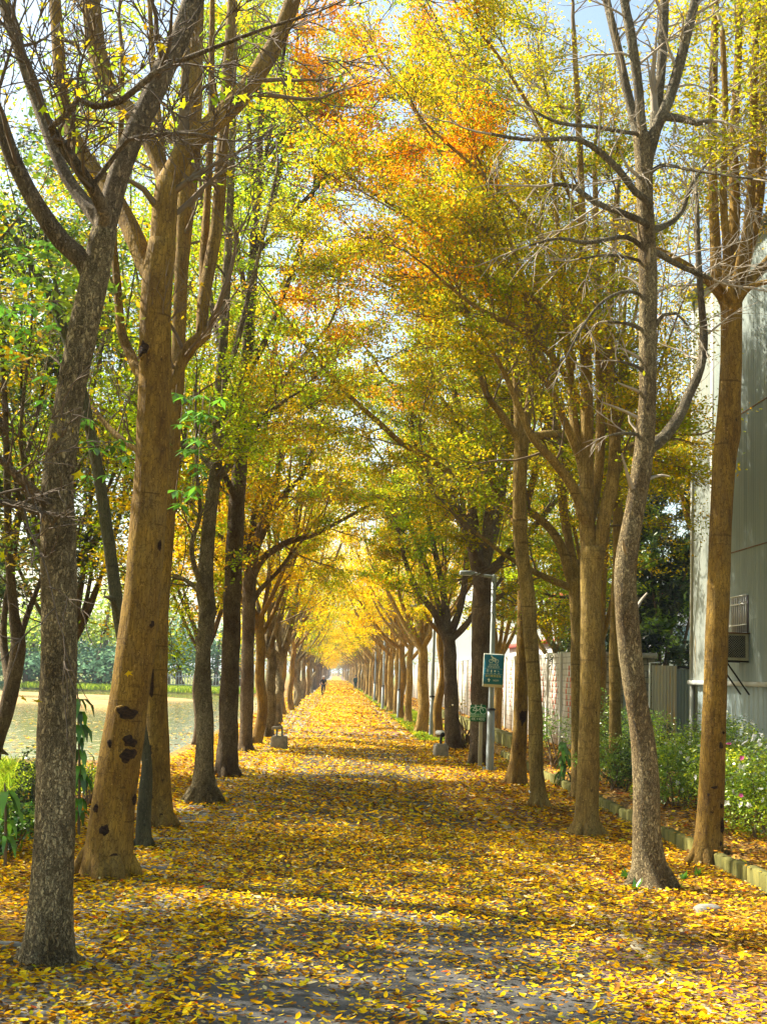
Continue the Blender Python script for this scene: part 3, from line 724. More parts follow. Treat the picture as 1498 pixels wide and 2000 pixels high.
# air conditioner, sticking out of the wall
q0 = P(1420, 1289, 0+26.0); ay = 25.1
az0 = P(1450, 1290, ay)[2]; az1 = P(1450, 1238, ay)[2]; ax0 = P(1411, 1260, ay)[0]
ax1 = BX+.0
ac = empty('air_conditioner', ((ax0+ax1)/2, ay, az0)); ao = tuple(ac.location); tag(ac, 'boxy window air conditioner with black mesh side on the metal building', 'air conditioner')
mb = MB(); bbox(mb, ax0, ax1-.03, ay+.02, ay+.75, az0, az1, .012); mb.build('case', M['cream'], ac, origin=ao)
mb = MB(); box(mb, ax0+.05, ax1-.1, ay+.0, ay+.018, az0+.05, az1-.035); mb.build('vent_panel', M['black'], ac, origin=ao)
mb = MB(); r0_ = .0018
for k in range(-9, 15):
    for s_ in (1, -1):
        xa = ax0+.05+k*.045; za, zb = az0+.05, az1-.035; hh_ = zb-za
        p0_, p1_ = (np.array([xa, ay-.006, za]), np.array([xa+hh_, ay-.006, zb])) if s_ > 0 else (np.array([xa, ay-.006, zb]), np.array([xa+hh_, ay-.006, za]))
        lo, hi = max(p0_[0], ax0+.05), min(p1_[0], ax1-.1)
        if hi-lo < .02: continue
        f0, f1 = (lo-p0_[0])/hh_, (hi-p0_[0])/hh_
        tube(mb, [p0_+(p1_-p0_)*f0, p0_+(p1_-p0_)*f1], [r0_, r0_], 4, cap=False)
mb.build('mesh_guard', M['cream'], ac, origin=ao)
for dy_ in (.06, .6):
    mb = MB(); tube(mb, [(ax0+.08, ay+dy_, az0-.03), (BX-.01, ay+dy_-.0, az0-.62)], [.016, .016], 6); tube(mb, [(ax0+.02, ay+dy_, az0-.018), (BX-.0, ay+dy_, az0-.018)], [.016, .016], 6)
    mb.build('bracket', M['black'], ac, origin=ao)
mb = MB(); box(mb, ax0-.02, ax1-.02, ay-.03, ay+.8, az1+.002, az1+.022); mb.build('top_plate', M['rust'], ac, origin=ao)

# sheet fence between wall and building
sf = empty('sheet_fence', (7.1, 30.2, 0)); tag(sf, 'rusty corrugated sheet fence between the metal building and the block wall', 'fence'); fo = (7.1, 30.2, 0)
zz = P(1300, 1300, 30.2)[2]; fx0 = P(1272, 1400, 30.2)[0]; fx1 = P(1322, 1400, 30.2)[0]
mb = MB(); corr(mb, (fx0, 30.2), (fx1, 30.2), 0, zz, .07, .015); mb.build('sheet', M['sheet_fence'], sf, origin=fo)
mb = MB(); corr(mb, (fx1+.01, 30.35), (BX+.3, 30.35), 0, zz-.06, .07, .015); mb.build('sheet', M['sheet_low'], sf, origin=fo)
mb = MB(); tube(mb, [(fx0-.06, 30.15, 0), (fx0-.06, 30.15, zz+.05), (fx0+.16, 30.15, zz+.06)], [.022]*3, 6); mb.build('pipe_post', M['trim'], sf, origin=fo)
mb = MB(); box(mb, fx1-.0, BX+.3, 30.28, 30.33, zz-.055, zz-.0); mb.build('rail', M['black'], sf, origin=fo)
gp = P(1208, 1325, 33)
g0 = empty('gate', (gp[0], 33, 0)); go = (gp[0], 33, 0); tag(g0, 'narrow grey metal gate with black pipe frame in front of the dark block wall', 'gate')
mb = MB(); tube(mb, [(gp[0], 33, 0), (gp[0], 33, gp[2]), (gp[0]+.75, 33, gp[2])], [.028]*3, 6); mb.build('frame', M['black'], g0, origin=go)
mb = MB(); corr(mb, (gp[0]+.12, 33.05), (gp[0]+.75, 33.05), .1, gp[2]-.05, .09, .012); mb.build('leaf_panel', M['sheet_low'], g0, origin=go)

# ---------------------------------------------------------------- white houses behind the wall
M['white'] = mat('white_wall', rough=.8, build=m_conc((.50, .50, .49), (.64, .64, .62), 2))
M['redroof'] = mat('redroof', (.55, .07, .05), .6)
M['win'] = mat('win', (.30, .42, .42), .2)
def house(label, x0, x1, y0, y1, h, trim, wins, awn=None):
    o = empty('house', ((x0+x1)/2, y0, 0)); oo = tuple(o.location); tag(o, label, 'house')
    mb = MB(); box(mb, x0, x1, y0, y1, 0, h); mb.build('wall', M['white'], o, origin=oo)
    mb = MB(); box(mb, x0-.3, x1+.3, y0-.3, y1+.3, h+.003, h+trim); mb.build('roof', M['redroof'], o, origin=oo)
    for (wx, wz, ww, wh) in wins:
        mb = MB(); box(mb, wx, wx+ww, y0-.03, y0-.003, wz, wz+wh); w_ = mb.build('window', M['win'], o, origin=oo)
        mb = MB(); 
        for t in (0, .5, 1): box(mb, wx+ww*t-.04, wx+ww*t+.04, y0-.07, y0-.032, wz, wz+wh)
        for t in (0, 1): box(mb, wx-.04, wx+ww+.04, y0-.075, y0-.034, wz+wh*t-.04, wz+wh*t+.04)
        mb.build('frame', M['white'], w_, origin=oo)
hA = P(1200, 1155, 62)[2]
house('white house with red roof edge behind the dark evergreen tree', P(1150, 1300, 62)[0], P(1262, 1300, 62)[0], 62, 72, hA, .3, [(P(1170, 1300, 62)[0], 3.4, 1.2, 1.2)])
hB = P(1320, 1168, 60)[2]
house('white house with grey-blue windows just left of the metal building', P(1266, 1300, 60)[0], P(1420, 1300, 60)[0], 60.5, 71, hB, .28,
      [(P(1284, 1300, 60)[0], P(1290, 1238, 60)[2], .75, .9), (P(1325, 1300, 60)[0], 3.5, .9, 1.1)])
house('low white building seen through yellow leaves behind the panel wall', 11.5, 15.0, 74, 92, 4.0, .2, [(12.3, 3.2, 1.3, 1.1)])
# ================================================================ TREES
GL, GR = 'trees of the left row', 'trees of the right row'
cx = lambda a, b: (lambda c: np.clip((b-c[:, 0])/(b-a), 0, 1))      # 1 at x=a falling to 0 at x=b

def bush_mesh(cr, tw, org, w, h, r, pals, n, size, stems=7, base=.15, lumps=7, aspect=.55):
    cs = []
    for k in range(lumps):
        a = r.uniform(0, 6.28); rr_ = w*.5*math.sqrt(r.uniform(0, .7)); cs.append((org[0]+rr_*math.cos(a), org[1]+rr_*math.sin(a), org[2]+h*r.uniform(base+.15, .8), w*r.uniform(.18, .34), h*r.uniform(.16, .3)))
    k = r.randint(0, lumps, n); cs = np.array(cs); c = cs[k]
    d = r.normal(0, 1, (n, 3)); d /= np.linalg.norm(d, axis=1, keepdims=True); rad = r.uniform(.55, 1.08, n)[:, None]
    pos = c[:, :3]+d*rad*np.stack([c[:, 3], c[:, 3], c[:, 4]], 1); pos[:, 2] = np.maximum(pos[:, 2], org[2]+.03)
    ids = (np.arange(n) % max(8, n//14)); ids = (k*37+np.floor(d[:, 0]*3).astype(int)*5+np.floor(d[:, 2]*3).astype(int)+20)
    leaf_quads(cr, pos, size, zone_col(pos, ids, pals, r), r, .4, aspect)
    for s in range(stems):
        e = cs[s % lumps][:3]; p0 = np.array(org)+[r.uniform(-.1, .1)*w, r.uniform(-.1, .1)*w, -.03]
        tube(tw, [p0, (p0+e)/2+r.normal(0, .04*w, 3), e], [.014*h+.006, .009*h+.004, .003], 5, cap=False)
    return cs
# ---- left row, nearest first
near_tree('thick grey tree with cracked bark in the left foreground, bare forked limbs above',
  [(92, 1886, 84), (100, 1760, 80), (108, 1600, 76), (113, 1400, 72), (116, 1200, 70), (114, 1040, 68), (112, 960, 62), (122, 880, 58), (140, 760, 58), (163, 640, 58), (186, 540, 56), (204, 450, 52)],
  [[(200, 470, 46), (222, 380, 44), (252, 290, 46), (285, 215, 44), (318, 140, 46), (352, 70, 44), (378, 0, 44), (400, -90, 40), (430, -240, 30)],
   [(182, 550, 36, 0), (165, 510, 40), (120, 470, 38), (72, 400, 34), (30, 320, 32), (0, 235, 30), (-40, 120, 26), (-60, -60, 20)],
   [(204, 445, 34, .1), (170, 400, 30, .3), (130, 345, 26, .4), (98, 270, 24, .5), (70, 190, 24, .6), (40, 100, 24, .6), (8, 0, 24, .7), (-30, -130, 18, .8)],
   [(206, 420, 28, -.1), (180, 365, 26, -.25), (140, 310, 24, -.3), (108, 262, 20, -.3), (100, 245, 12, -.3)],
   [(84, 975, 22, -.1), (60, 955, 20, -.3), (25, 920, 16, -.5), (-10, 885, 12, -.6), (-70, 830, 9, -.7)],
   [(80, 1000, 20, -.1), (50, 990, 17, -.2), (10, 982, 14, -.4), (-50, 978, 10, -.6)],
   ([(100, 250, 13, -.5), (130, 225, 14, -.6), (155, 192, 12, -.6), (185, 208, 14, -.7), (240, 195, 13, -.8), (300, 145, 13, -.9), (370, 112, 11, -1), (440, 85, 9, -1.1), (520, 55, 7, -1.2), (610, 28, 5, -1.3)], dict(t0=.05, count=12, L=.7)),
   ([(240, 285, 10, -.3), (262, 270, 10, -.5), (320, 262, 9, -.6), (380, 262, 9, -.7), (425, 272, 7, -.8)], dict(count=5, L=.4))],
  'bark_grey', 'twig_dark', [('gold', .5), ('lime', .3), ('olive', .2)], 11, per=.03, size=.075, count=6, L=1.0, lvl=2, flare=.42, rough=.03, kids=4, sk=None, group=GL, aspect=.8, limb_bark='bark_limb')

near_tree('leaning ochre tree with dark round scars, second from the front on the left',
  [(207, 1712, 92), (218, 1620, 86), (232, 1500, 80), (247, 1400, 77), (262, 1290, 75), (276, 1180, 72), (287, 1060, 70), (295, 940, 67), (301, 820, 65), (303, 720, 64), (304, 620, 62), (308, 540, 60), (318, 470, 54)],
  [[(318, 480, 52), (322, 400, 50), (328, 350, 46)],
   [(328, 360, 44), (352, 310, 42), (392, 262, 42), (435, 225, 42), (475, 185, 40), (512, 130, 38), (545, 70, 36), (572, 0, 32), (600, -100, 26)],
   [(290, 530, 36, .1), (262, 460, 38, .3), (232, 400, 34, .5), (190, 340, 32, .7), (150, 280, 30, .8), (125, 200, 28, .9), (115, 100, 26, 1), (108, 0, 24, 1.1), (95, -120, 18, 1.2)],
   [(322, 350, 34, .1), (300, 290, 34, .2), (262, 230, 34, .3), (215, 170, 36, .4), (190, 100, 40, .5), (180, 20, 38, .5), (170, -80, 30, .6)],
   [(270, 725, 22, .3), (255, 690, 20, .5), (238, 650, 18, .6), (230, 560, 16, .7), (222, 440, 14, .8), (235, 300, 12, .9), (240, 100, 10, 1)],
   [(333, 750, 22, .2), (350, 715, 26, .3), (375, 675, 28, .3), (402, 652, 26, .3), (408, 640, 16, .3)],
   [(392, 660, 22, .3), (398, 590, 26, .4), (410, 520, 26, .5), (425, 430, 26, .6), (432, 330, 24, .6), (440, 200, 22, .7), (450, 60, 20, .8), (458, -80, 16, .9)],
   [(398, 600, 18, .4), (398, 500, 18, .6), (405, 400, 15, .8), (412, 250, 14, 1), (414, 100, 12, 1.1), (416, -60, 10, 1.2)]],
  'bark_ochre', 'twig_brown', [('lime', 1), ('gold', 1)], 12, per=.04, size=.075, count=5, L=1.0, lvl=2, flare=.22, rough=.022, kids=4, group=GL,
  scars=[(254, 1392, 36, 30), (258, 1446, 30, 26), (255, 1472, 34, 30), (212, 1617, 18, 24), (228, 1668, 28, 18), (196, 1576, 12, 18), (312, 1068, 10, 18), (286, 688, 26, 34), (262, 1560, 12, 24), (298, 1220, 14, 14), (222, 1450, 10, 14)], aspect=.8)

near_tree('straight ochre tree standing close behind the leaning scarred tree on the left',
  [(312, 1616, 52), (309, 1500, 46), (306, 1400, 42), (308, 1300, 40), (312, 1200, 36), (325, 1050, 30), (338, 880, 28), (347, 720, 28), (352, 600, 27), (357, 480, 26), (362, 360, 28), (368, 240, 34), (372, 140, 36), (376, 40, 34), (380, -80, 28)],
  [[(345, 740, 16, .1), (352, 600, 18, .4), (370, 430, 18, .6), (385, 280, 17, .7), (390, 100, 15, .8), (395, -60, 12, .9)],
   [(330, 980, 12, .2), (290, 900, 12, .6), (240, 860, 11, .9), (200, 820, 10, 1.2), (170, 770, 8, 1.4)],
   [(352, 560, 14, .3), (330, 440, 14, .8), (318, 300, 13, 1.1), (300, 120, 11, 1.4), (290, -40, 9, 1.6)]],
  'bark_ochre', 'twig_brown', [('lime', 2), ('gold', 1), ('olive', 1)], 13, per=.35, size=.085, count=8, L=1.3, lvl=2, flare=.35, rough=.03, kids=4, group=GL, tsprout=10,
  scars=[(294, 1462, 20, 20), (300, 1330, 14, 60), (293, 1508, 12, 14), (298, 1554, 12, 12), (318, 1590, 14, 10)], aspect=.7)

def palm_leaves(tw, cr, Y, r):
    pts = [(95, 470), (60, 590), (20, 600), (110, 620), (40, 640), (70, 520), (185, 840), (200, 900), (215, 870), (350, 790), (395, 830), (370, 870), (400, 900), (365, 930), (385, 960), (20, 690), (130, 560), (345, 850), (410, 800), (60, 480), (130, 720), (100, 760)]
    for (px, py) in pts:
        for _ in range(3):
            c = P(px+r.uniform(-34, 34), py+r.uniform(-30, 30), Y-.6+r.uniform(-.5, .5)); az0_ = r.uniform(0, 6.28)
            tube(tw, [c+[0, .1, .25], c], [.006, .004], 3, cap=False)
            for k in range(6):
                az = az0_+k*1.05; d = np.array([math.cos(az), math.sin(az), r.uniform(-.75, -.1)]); d = norm(d); s = np.cross(d, [0, 0, 1]); s = norm(s); L_ = r.uniform(.13, .24)
                v = [c, c+d*L_*.45+s*L_*.17+[0, 0, .01], c+d*L_, c+d*L_*.45-s*L_*.17+[0, 0, .01]]
                col = pick(PAL['palm'], 1, r)[0]*r.uniform(.7, 1.3); cr.add(v, [[0, 1, 2, 3]], col=np.tile((*col, 1), (4, 1)))
near_tree('slender grey-green tree between two ochre trunks, with hanging hand-shaped green leaves',
  [(281, 1655, 32), (281, 1600, 27), (285, 1540, 25), (287, 1490, 18), (272, 1400, 20), (252, 1300, 22), (236, 1220, 24), (221, 1120, 24), (208, 1020, 23), (194, 930, 22), (178, 850, 21), (158, 750, 20), (130, 655, 19), (95, 575, 17), (55, 505, 14), (15, 440, 12), (-40, 350, 9)],
  [([(125, 640, 9, -.2), (110, 560, 8, -.3), (92, 480, 7, -.4), (85, 400, 5, -.5)], dict(count=3, L=.4, lvl=0)),
   ([(232, 1200, 12, -.1), (222, 1170, 12, -.2), (214, 1168, 9, -.25)], dict(count=0, L=.1, lvl=0))],
  'bark_green', 'twig_brown', [('palm', 1)], 14, per=0, size=.1, count=3, L=.5, lvl=0, flare=.2, rough=.05, group=GL, crown_extra=palm_leaves, leafm='leaf_green')

near_tree('slim crooked tan tree left of the path, third clear trunk from the front',
  [(397, 1570, 56), (398, 1500, 36), (401, 1420, 34), (397, 1340, 32), (399, 1260, 30), (405, 1190, 33), (400, 1150, 34), (404, 1080, 28), (412, 1000, 26), (420, 930, 24), (426, 860, 22), (428, 780, 22), (434, 700, 20), (440, 600, 18), (446, 480, 16), (452, 340, 14), (456, 180, 12), (460, 0, 9)],
  [[(398, 1150, 14, -.1), (380, 1105, 10, -.3), (375, 1060, 9, -.4), (392, 1000, 8, -.4), (384, 920, 7, -.5), (384, 840, 6, -.5)],
   [(398, 1160, 12), (372, 1140, 9, .3), (345, 1125, 8, .5), (300, 1130, 6, .8)],
   [(422, 940, 12), (445, 915, 12, .2), (470, 880, 11, .4), (510, 820, 9, .6), (560, 780, 7, .8)],
   [(418, 920, 14), (395, 890, 14, .2), (360, 870, 12, .5), (310, 850, 9, .9)],
   [(430, 780, 12), (455, 700, 11, .5), (480, 600, 10, .8), (510, 480, 8, 1.2), (540, 340, 6, 1.5)],
   [(436, 700, 11), (415, 600, 10, .5), (400, 480, 9, .9), (390, 330, 7, 1.2)]],
  'bark_grey', 'twig_dark', [('lime', 3), ('olive', 1.5), ('gold', 1)], 15, per=1.5, size=.075, count=9, L=1.35, lvl=2, flare=.4, rough=.05, kids=4, group=GL, tsprout=14, balls=160)

near_tree('dark straight rough-barked tree just behind the slim crooked one on the left',
  [(443, 1518, 44), (446, 1440, 38), (449, 1340, 36), (452, 1240, 35), (455, 1140, 34), (460, 1040, 33), (466, 940, 30), (474, 820, 26), (482, 700, 23), (492, 560, 20), (500, 420, 17), (508, 280, 13), (514, 130, 10)],
  [[(462, 980, 14, -.1), (440, 930, 12, -.4), (410, 880, 10, -.8), (380, 820, 8, -1)],
   [(470, 900, 14), (500, 830, 13, .3), (540, 760, 11, .6), (590, 700, 9, 1), (640, 640, 6, 1.4)],
   [(480, 740, 13), (520, 660, 12, .5), (560, 560, 10, .8), (600, 440, 8, 1.2), (620, 320, 6, 1.6)],
   [(488, 620, 12), (470, 520, 11, .5), (455, 400, 9, .9), (440, 260, 7, 1.2)],
   [(495, 500, 12), (530, 400, 11, .6), (560, 280, 9, 1), (590, 160, 7, 1.3)],
   [(500, 420, 11), (490, 300, 10, .6), (480, 160, 8, 1)],
   [(500, 400, 10), (540, 300, 9, 1), (570, 200, 8, 1.6), (580, 90, 6, 2)],
   [(505, 330, 9), (570, 240, 8, .2), (640, 180, 7, .5), (690, 120, 5, .8)],
   [(498, 500, 10), (570, 420, 9, .3), (640, 340, 7, .5), (690, 260, 5, .8)],
   [(502, 380, 10), (540, 200, 8, -.6), (560, 60, 6, -1), (570, -60, 5, -1.2)]],
  'bark_dark', 'twig_dark', [('lime', 4), ('olive', 1), ('orange', lambda c: 9*np.clip((c[:, 0]+1.5)/.9, 0, 1))], 16, per=2.0, size=.085, count=9, L=1.6, lvl=2, flare=.3, rough=.05, kids=4, group=GL, tsprout=8, balls=260, cat='tree')

near_tree('vase-shaped left tree with dark fork and bare limbs arching over the path',
  [(480, 1468, 27), (482, 1400, 25), (484, 1300, 25), (486, 1200, 25), (488, 1130, 26)],
  [[(488, 1140, 22), (500, 1070, 18), (528, 1010, 14), (560, 960, 12), (590, 930, 10), (610, 880, 7)],
   [(488, 1135, 18), (515, 1090, 14), (560, 1060, 12), (610, 1045, 10), (660, 1020, 8), (715, 990, 5)],
   [(486, 1130, 18), (478, 1060, 14), (470, 980, 12), (468, 880, 10), (475, 760, 8)],
   [(488, 1130, 18), (505, 1040, 13), (535, 960, 11), (548, 880, 9), (570, 780, 7)],
   [(487, 1120, 14), (455, 1070, 11), (420, 1040, 9), (380, 1000, 7)],
   [(486, 1120, 16), (500, 980, 13, 1), (520, 820, 11, 1.5), (540, 660, 9, 2), (560, 520, 6, 2.5)],
   [(486, 1120, 16), (460, 960, 13, 1), (440, 800, 11, 1.5), (430, 640, 9, 2), (440, 500, 6, 2.5)],
   [(490, 1180, 14), (510, 1150, 10), (540, 1120, 8), (570, 1080, 6)]],
  'bark_dark', 'twig_brown', [('gold', 2), ('olive', 1), ('lime', 1)], 17, per=1.5, size=.10, count=8, L=1.7, lvl=2, flare=.3, rough=.04, kids=4, group=GL)

# ---- right row, nearest first
near_tree('curving rough pale tree nearest on the right, topped by four upright bare poles',
  [(1272, 1735, 70), (1268, 1690, 56), (1262, 1620, 52), (1262, 1540, 50), (1256, 1460, 48), (1246, 1390, 46), (1236, 1320, 44), (1228, 1250, 44), (1222, 1180, 45), (1221, 1120, 44), (1228, 1060, 43), (1240, 990, 40), (1252, 920, 38), (1260, 850, 37), (1264, 760, 35), (1265, 660, 36), (1265, 560, 36), (1262, 460, 36), (1258, 370, 35), (1256, 300, 36), (1254, 262, 38)],
  [([(1248, 280, 20), (1236, 225, 20, .1), (1222, 170, 18, .1), (1205, 90, 17, .2), (1184, 0, 16, .3), (1160, -110, 12, .4)], dict(lvl=1)),
   ([(1256, 280, 22), (1250, 225, 20, -.1), (1244, 150, 20, -.1), (1232, 70, 20, -.2), (1218, 0, 18, -.2), (1200, -120, 14, -.3)], dict(lvl=1)),
   ([(1276, 260, 22, .1), (1284, 205, 20, .2), (1291, 130, 20, .2), (1295, 50, 20, .3), (1297, -20, 18, .3), (1300, -130, 14, .3)], dict(lvl=1)),
   ([(1268, 280, 24), (1290, 230, 24, -.1), (1308, 190, 24, -.1), (1328, 120, 22, -.1), (1345, 50, 20, -.2), (1362, -20, 18, -.2), (1385, -120, 14, -.3)], dict(lvl=1)),
   ([(1258, 350, 30), (1264, 310, 26, .1), (1280, 250, 26, .1), (1278, 220, 20, .1)], dict(count=1)),
   ([(1300, 228, 18, -.1), (1330, 232, 16, -.2), (1362, 240, 14, -.3), (1392, 236, 9, -.4)], dict(count=3, L=.3)),
   ([(1270, 398, 15, -.1), (1240, 375, 14, -.2), (1210, 335, 14, -.3), (1175, 300, 13, -.4), (1130, 272, 11, -.5), (1080, 272, 10, -.6), (1020, 272, 8, -.7), (960, 262, 6, -.8)], dict(count=9, t0=.25)),
   ([(1262, 438, 14, -.1), (1220, 418, 13, -.3), (1160, 395, 12, -.4), (1120, 365, 10, -.5), (1080, 360, 7, -.6)], dict(count=6)),
   ([(1250, 262, 9), (1220, 258, 9, -.2), (1160, 248, 8, -.4), (1090, 240, 7, -.6), (1040, 215, 5, -.7)], dict(count=7)),
   ([(1250, 480, 11), (1220, 462, 9, -.2), (1150, 474, 8, -.5), (1090, 466, 6, -.7), (1032, 480, 4, -.8)], dict(count=5, L=.6)),
   ([(1250, 510, 7), (1190, 498, 6, -.3), (1130, 506, 4, -.5)], dict(count=3, L=.4)),
   ([(1250, 575, 8), (1215, 570, 7, -.2), (1170, 595, 6, -.4), (1130, 650, 5, -.6), (1105, 700, 3, -.7)], dict(count=4, L=.5)),
   ([(1255, 645, 9), (1225, 632, 7, -.2), (1185, 628, 4, -.3)], dict(count=2, L=.3)),
   ([(1250, 720, 8), (1225, 710, 6, -.2), (1205, 705, 3, -.3)], dict(count=2, L=.3)),
   ([(1250, 850, 8), (1215, 846, 6, -.2), (1185, 852, 3, -.3)], dict(count=2, L=.3)),
   ([(1278, 330, 9), (1300, 322, 8, -.2), (1340, 330, 7, -.4), (1400, 340, 5, -.7), (1470, 350, 4, -1)], dict(count=7, t0=.1)),
   ([(1270, 450, 18), (1300, 440, 13, .2), (1330, 415, 10, .3), (1350, 360, 8, .4), (1380, 320, 5, .5)], dict(count=6)),
   ([(1276, 490, 16), (1310, 510, 13, .2), (1350, 530, 10, .3), (1390, 545, 6, .4)], dict(count=6)),
   ([(1276, 640, 12), (1295, 615, 8, -.1), (1320, 612, 6, -.2), (1345, 640, 4, -.3)], dict(count=4, L=.4)),
   ([(1276, 870, 26, .1), (1300, 850, 24, .2), (1325, 815, 22, .3), (1345, 770, 20, .4), (1366, 720, 19, .5), (1374, 660, 17, .6), (1368, 580, 14, .6), (1362, 480, 12, .7), (1360, 380, 9, .8)], dict(count=9, t0=.3))],
  'bark_right', 'twig_pale', [('olive', 1), ('gold', 1)], 21, per=.03, size=.06, count=9, L=.75, lvl=1, flare=.75, rough=.038, kids=5, group=GR, up=-.1, tsprout=16, limb_bark='bark_pole')

near_tree('smooth ochre tree at the far right, many upright stems before the metal building',
  [(1378, 1690, 58), (1383, 1640, 52), (1388, 1560, 50), (1392, 1460, 48), (1396, 1340, 46), (1400, 1220, 45), (1404, 1110, 45), (1408, 1000, 44), (1414, 900, 46), (1422, 840, 50), (1424, 780, 44), (1427, 700, 42), (1428, 620, 42), (1426, 570, 46)],
  [[(1418, 585, 34), (1400, 540, 26, .1), (1396, 470, 22, .2), (1392, 380, 20, .2), (1390, 250, 19, .3), (1394, 100, 17, .4), (1398, -40, 14, .5)],
   [(1424, 575, 34), (1430, 500, 26, .2), (1434, 400, 22, .3), (1432, 280, 20, .4), (1440, 130, 17, .5), (1445, -20, 14, .6)],
   [(1436, 575, 30), (1450, 500, 24, -.1), (1462, 420, 20, -.1), (1470, 300, 18, -.1), (1472, 150, 16, -.2), (1480, 0, 13, -.2)],
   [(1440, 580, 26), (1462, 550, 22, .1), (1490, 520, 20, .2), (1530, 470, 17, .3), (1580, 380, 13, .4)],
   [(1412, 580, 26), (1385, 550, 20, -.1), (1350, 525, 16, -.2), (1310, 500, 12, -.3), (1280, 485, 9, -.4)],
   [(1436, 590, 14, -.2), (1465, 560, 12, -.3), (1510, 548, 10, -.4), (1560, 540, 8, -.5)],
   [(1420, 560, 20, -.2), (1418, 480, 17, -.3), (1412, 380, 15, -.4), (1416, 220, 13, -.5), (1410, 60, 11, -.6)],
   [(1440, 570, 22, .3), (1478, 420, 20, .5), (1486, 300, 20, .6), (1490, 120, 18, .7), (1500, -40, 14, .8)]],
  'bark_ochre', 'twig_pale', [('olive', 3), ('gold', 1)], 22, per=1.5, zmin=P(1400, 470, 17)[2], size=.06, count=9, L=.95, lvl=2, flare=.3, rough=.02, kids=4, group=GR, up=-.25,
  scars=[(1402, 1612, 12, 26), (1398, 1645, 8, 10), (1400, 1572, 7, 8), (1388, 1536, 12, 6), (1400, 1455, 8, 14), (1404, 1430, 5, 6), (1378, 1550, 5, 5)])

DEN = dict(lvl=2, kids=5, up=.1, flat=.5)
warm = [('olive', 4), ('gold', lambda c: 1+1.4*np.clip((2.6-c[:, 0])/2, 0, 1)), ('orange', lambda c: 5*np.clip((2.3-c[:, 0])/1.7, 0, 1)*np.clip((c[:, 2]-7.2)/1.5, 0, 1)), ('ygreen', 3.0)]
near_tree('broad ochre tree with many upright poles, left of the curving tree',
  [(1145, 1634, 52), (1146, 1590, 44), (1148, 1500, 42), (1151, 1400, 40), (1153, 1300, 40), (1153, 1200, 40), (1154, 1130, 42), (1158, 1070, 48)],
  [[(1150, 1090, 34), (1146, 1000, 30), (1145, 900, 28), (1146, 800, 26), (1144, 700, 22), (1140, 560, 19), (1136, 420, 16), (1130, 250, 13), (1120, 60, 10)],
   [(1168, 1080, 28), (1180, 1010, 28, -.1), (1196, 940, 26, -.1), (1200, 860, 24), (1192, 780, 22, .1), (1188, 660, 18, .2), (1195, 520, 15, .3), (1205, 380, 12, .4)],
   [(1140, 1010, 24, -.1), (1120, 955, 20, -.2), (1080, 900, 18, -.4), (1040, 855, 16, -.6), (1015, 800, 13, -.7), (980, 720, 10, -.8), (930, 640, 7, -.9)],
   [(1145, 950, 20), (1130, 880, 19), (1118, 800, 17, .1), (1110, 700, 14, .2), (1100, 560, 12, .3), (1085, 400, 10, .4), (1075, 240, 7, .5)],
   [(1156, 1000, 20, .2), (1170, 900, 20, .3), (1172, 780, 18, .4), (1168, 640, 15, .5), (1165, 480, 13, .6), (1160, 300, 10, .7)],
   [(1135, 900, 18), (1105, 830, 16, -.2), (1075, 760, 14, -.4), (1040, 700, 13, -.6), (1030, 600, 11, -.7), (1005, 500, 9, -.8), (965, 380, 6, -.9)],
   [(1195, 930, 18), (1215, 890, 18), (1240, 870, 18, .1), (1262, 860, 14, .2)],
   [(1140, 800, 12), (1080, 700, 11, -.6), (1010, 640, 10, -1), (930, 600, 8, -1.3), (860, 545, 6, -1.5)],
   [(1120, 700, 11), (1050, 590, 10, -.6), (960, 545, 9, -1), (870, 480, 7, -1.3), (790, 420, 5, -1.5)],
   [(1110, 560, 10), (1040, 440, 9, -.6), (940, 340, 8, -1), (850, 260, 6, -1.4)],
   [(1120, 400, 9), (1060, 260, 8, -.5), (980, 120, 7, -.9), (900, 20, 5, -1.3)]],
  'bark_tan', 'twig_brown', [('olive', 4), ('gold', 1.8), ('ygreen', 2), ('orange', lambda c: 4*np.clip((2.3-c[:, 0])/1.7, 0, 1)*np.clip((c[:, 2]-6.5)/1.5, 0, 1))], 23, per=1.5, size=.06, count=9, L=1.0, flare=.45, rough=.025, group=GR, tsprout=0, **DEN)

near_tree('darker tan tree behind the many-poled tree, one long limb arching over the path',
  [(1128, 1560, 26), (1127, 1450, 23), (1126, 1300, 23), (1125, 1200, 24), (1122, 1130, 28)],
  [([(1118, 1140, 22), (1092, 1060, 18), (1050, 1010, 16), (1000, 985, 15), (950, 965, 15), (905, 940, 14), (860, 910, 13), (820, 885, 12), (780, 862, 11), (740, 825, 11), (700, 790, 10), (665, 755, 9), (630, 715, 8), (590, 665, 7), (560, 620, 5)], dict(t0=.2, count=16)),
   [(1116, 1150, 16), (1070, 1130, 13, -.1), (1030, 1110, 11, -.3), (980, 1080, 8, -.6), (930, 1040, 6, -.8)],
   [(1124, 1130, 20), (1110, 1050, 18, .2), (1095, 960, 17, .3), (1090, 850, 15, .4), (1080, 700, 12, .5), (1060, 520, 9, .7)],
   [(1126, 1130, 18), (1150, 1040, 14, .5), (1180, 940, 12, .9), (1220, 820, 9, 1.2)],
   [(1100, 900, 13), (1060, 800, 12, .2), (1000, 700, 10, .3), (930, 600, 8, .4), (870, 470, 6, .4)],
   [(1085, 760, 12), (1030, 640, 10, .3), (960, 500, 9, .5), (900, 380, 7, .7), (840, 240, 5, .8)],
   [(1070, 600, 10), (1030, 440, 8, .3), (960, 280, 7, .5), (880, 130, 5, .7)]],
  'bark_tan', 'twig_brown', warm, 24, per=1.5, size=.07, count=9, L=1.25, flare=.35, rough=.03, group=GR, **DEN)

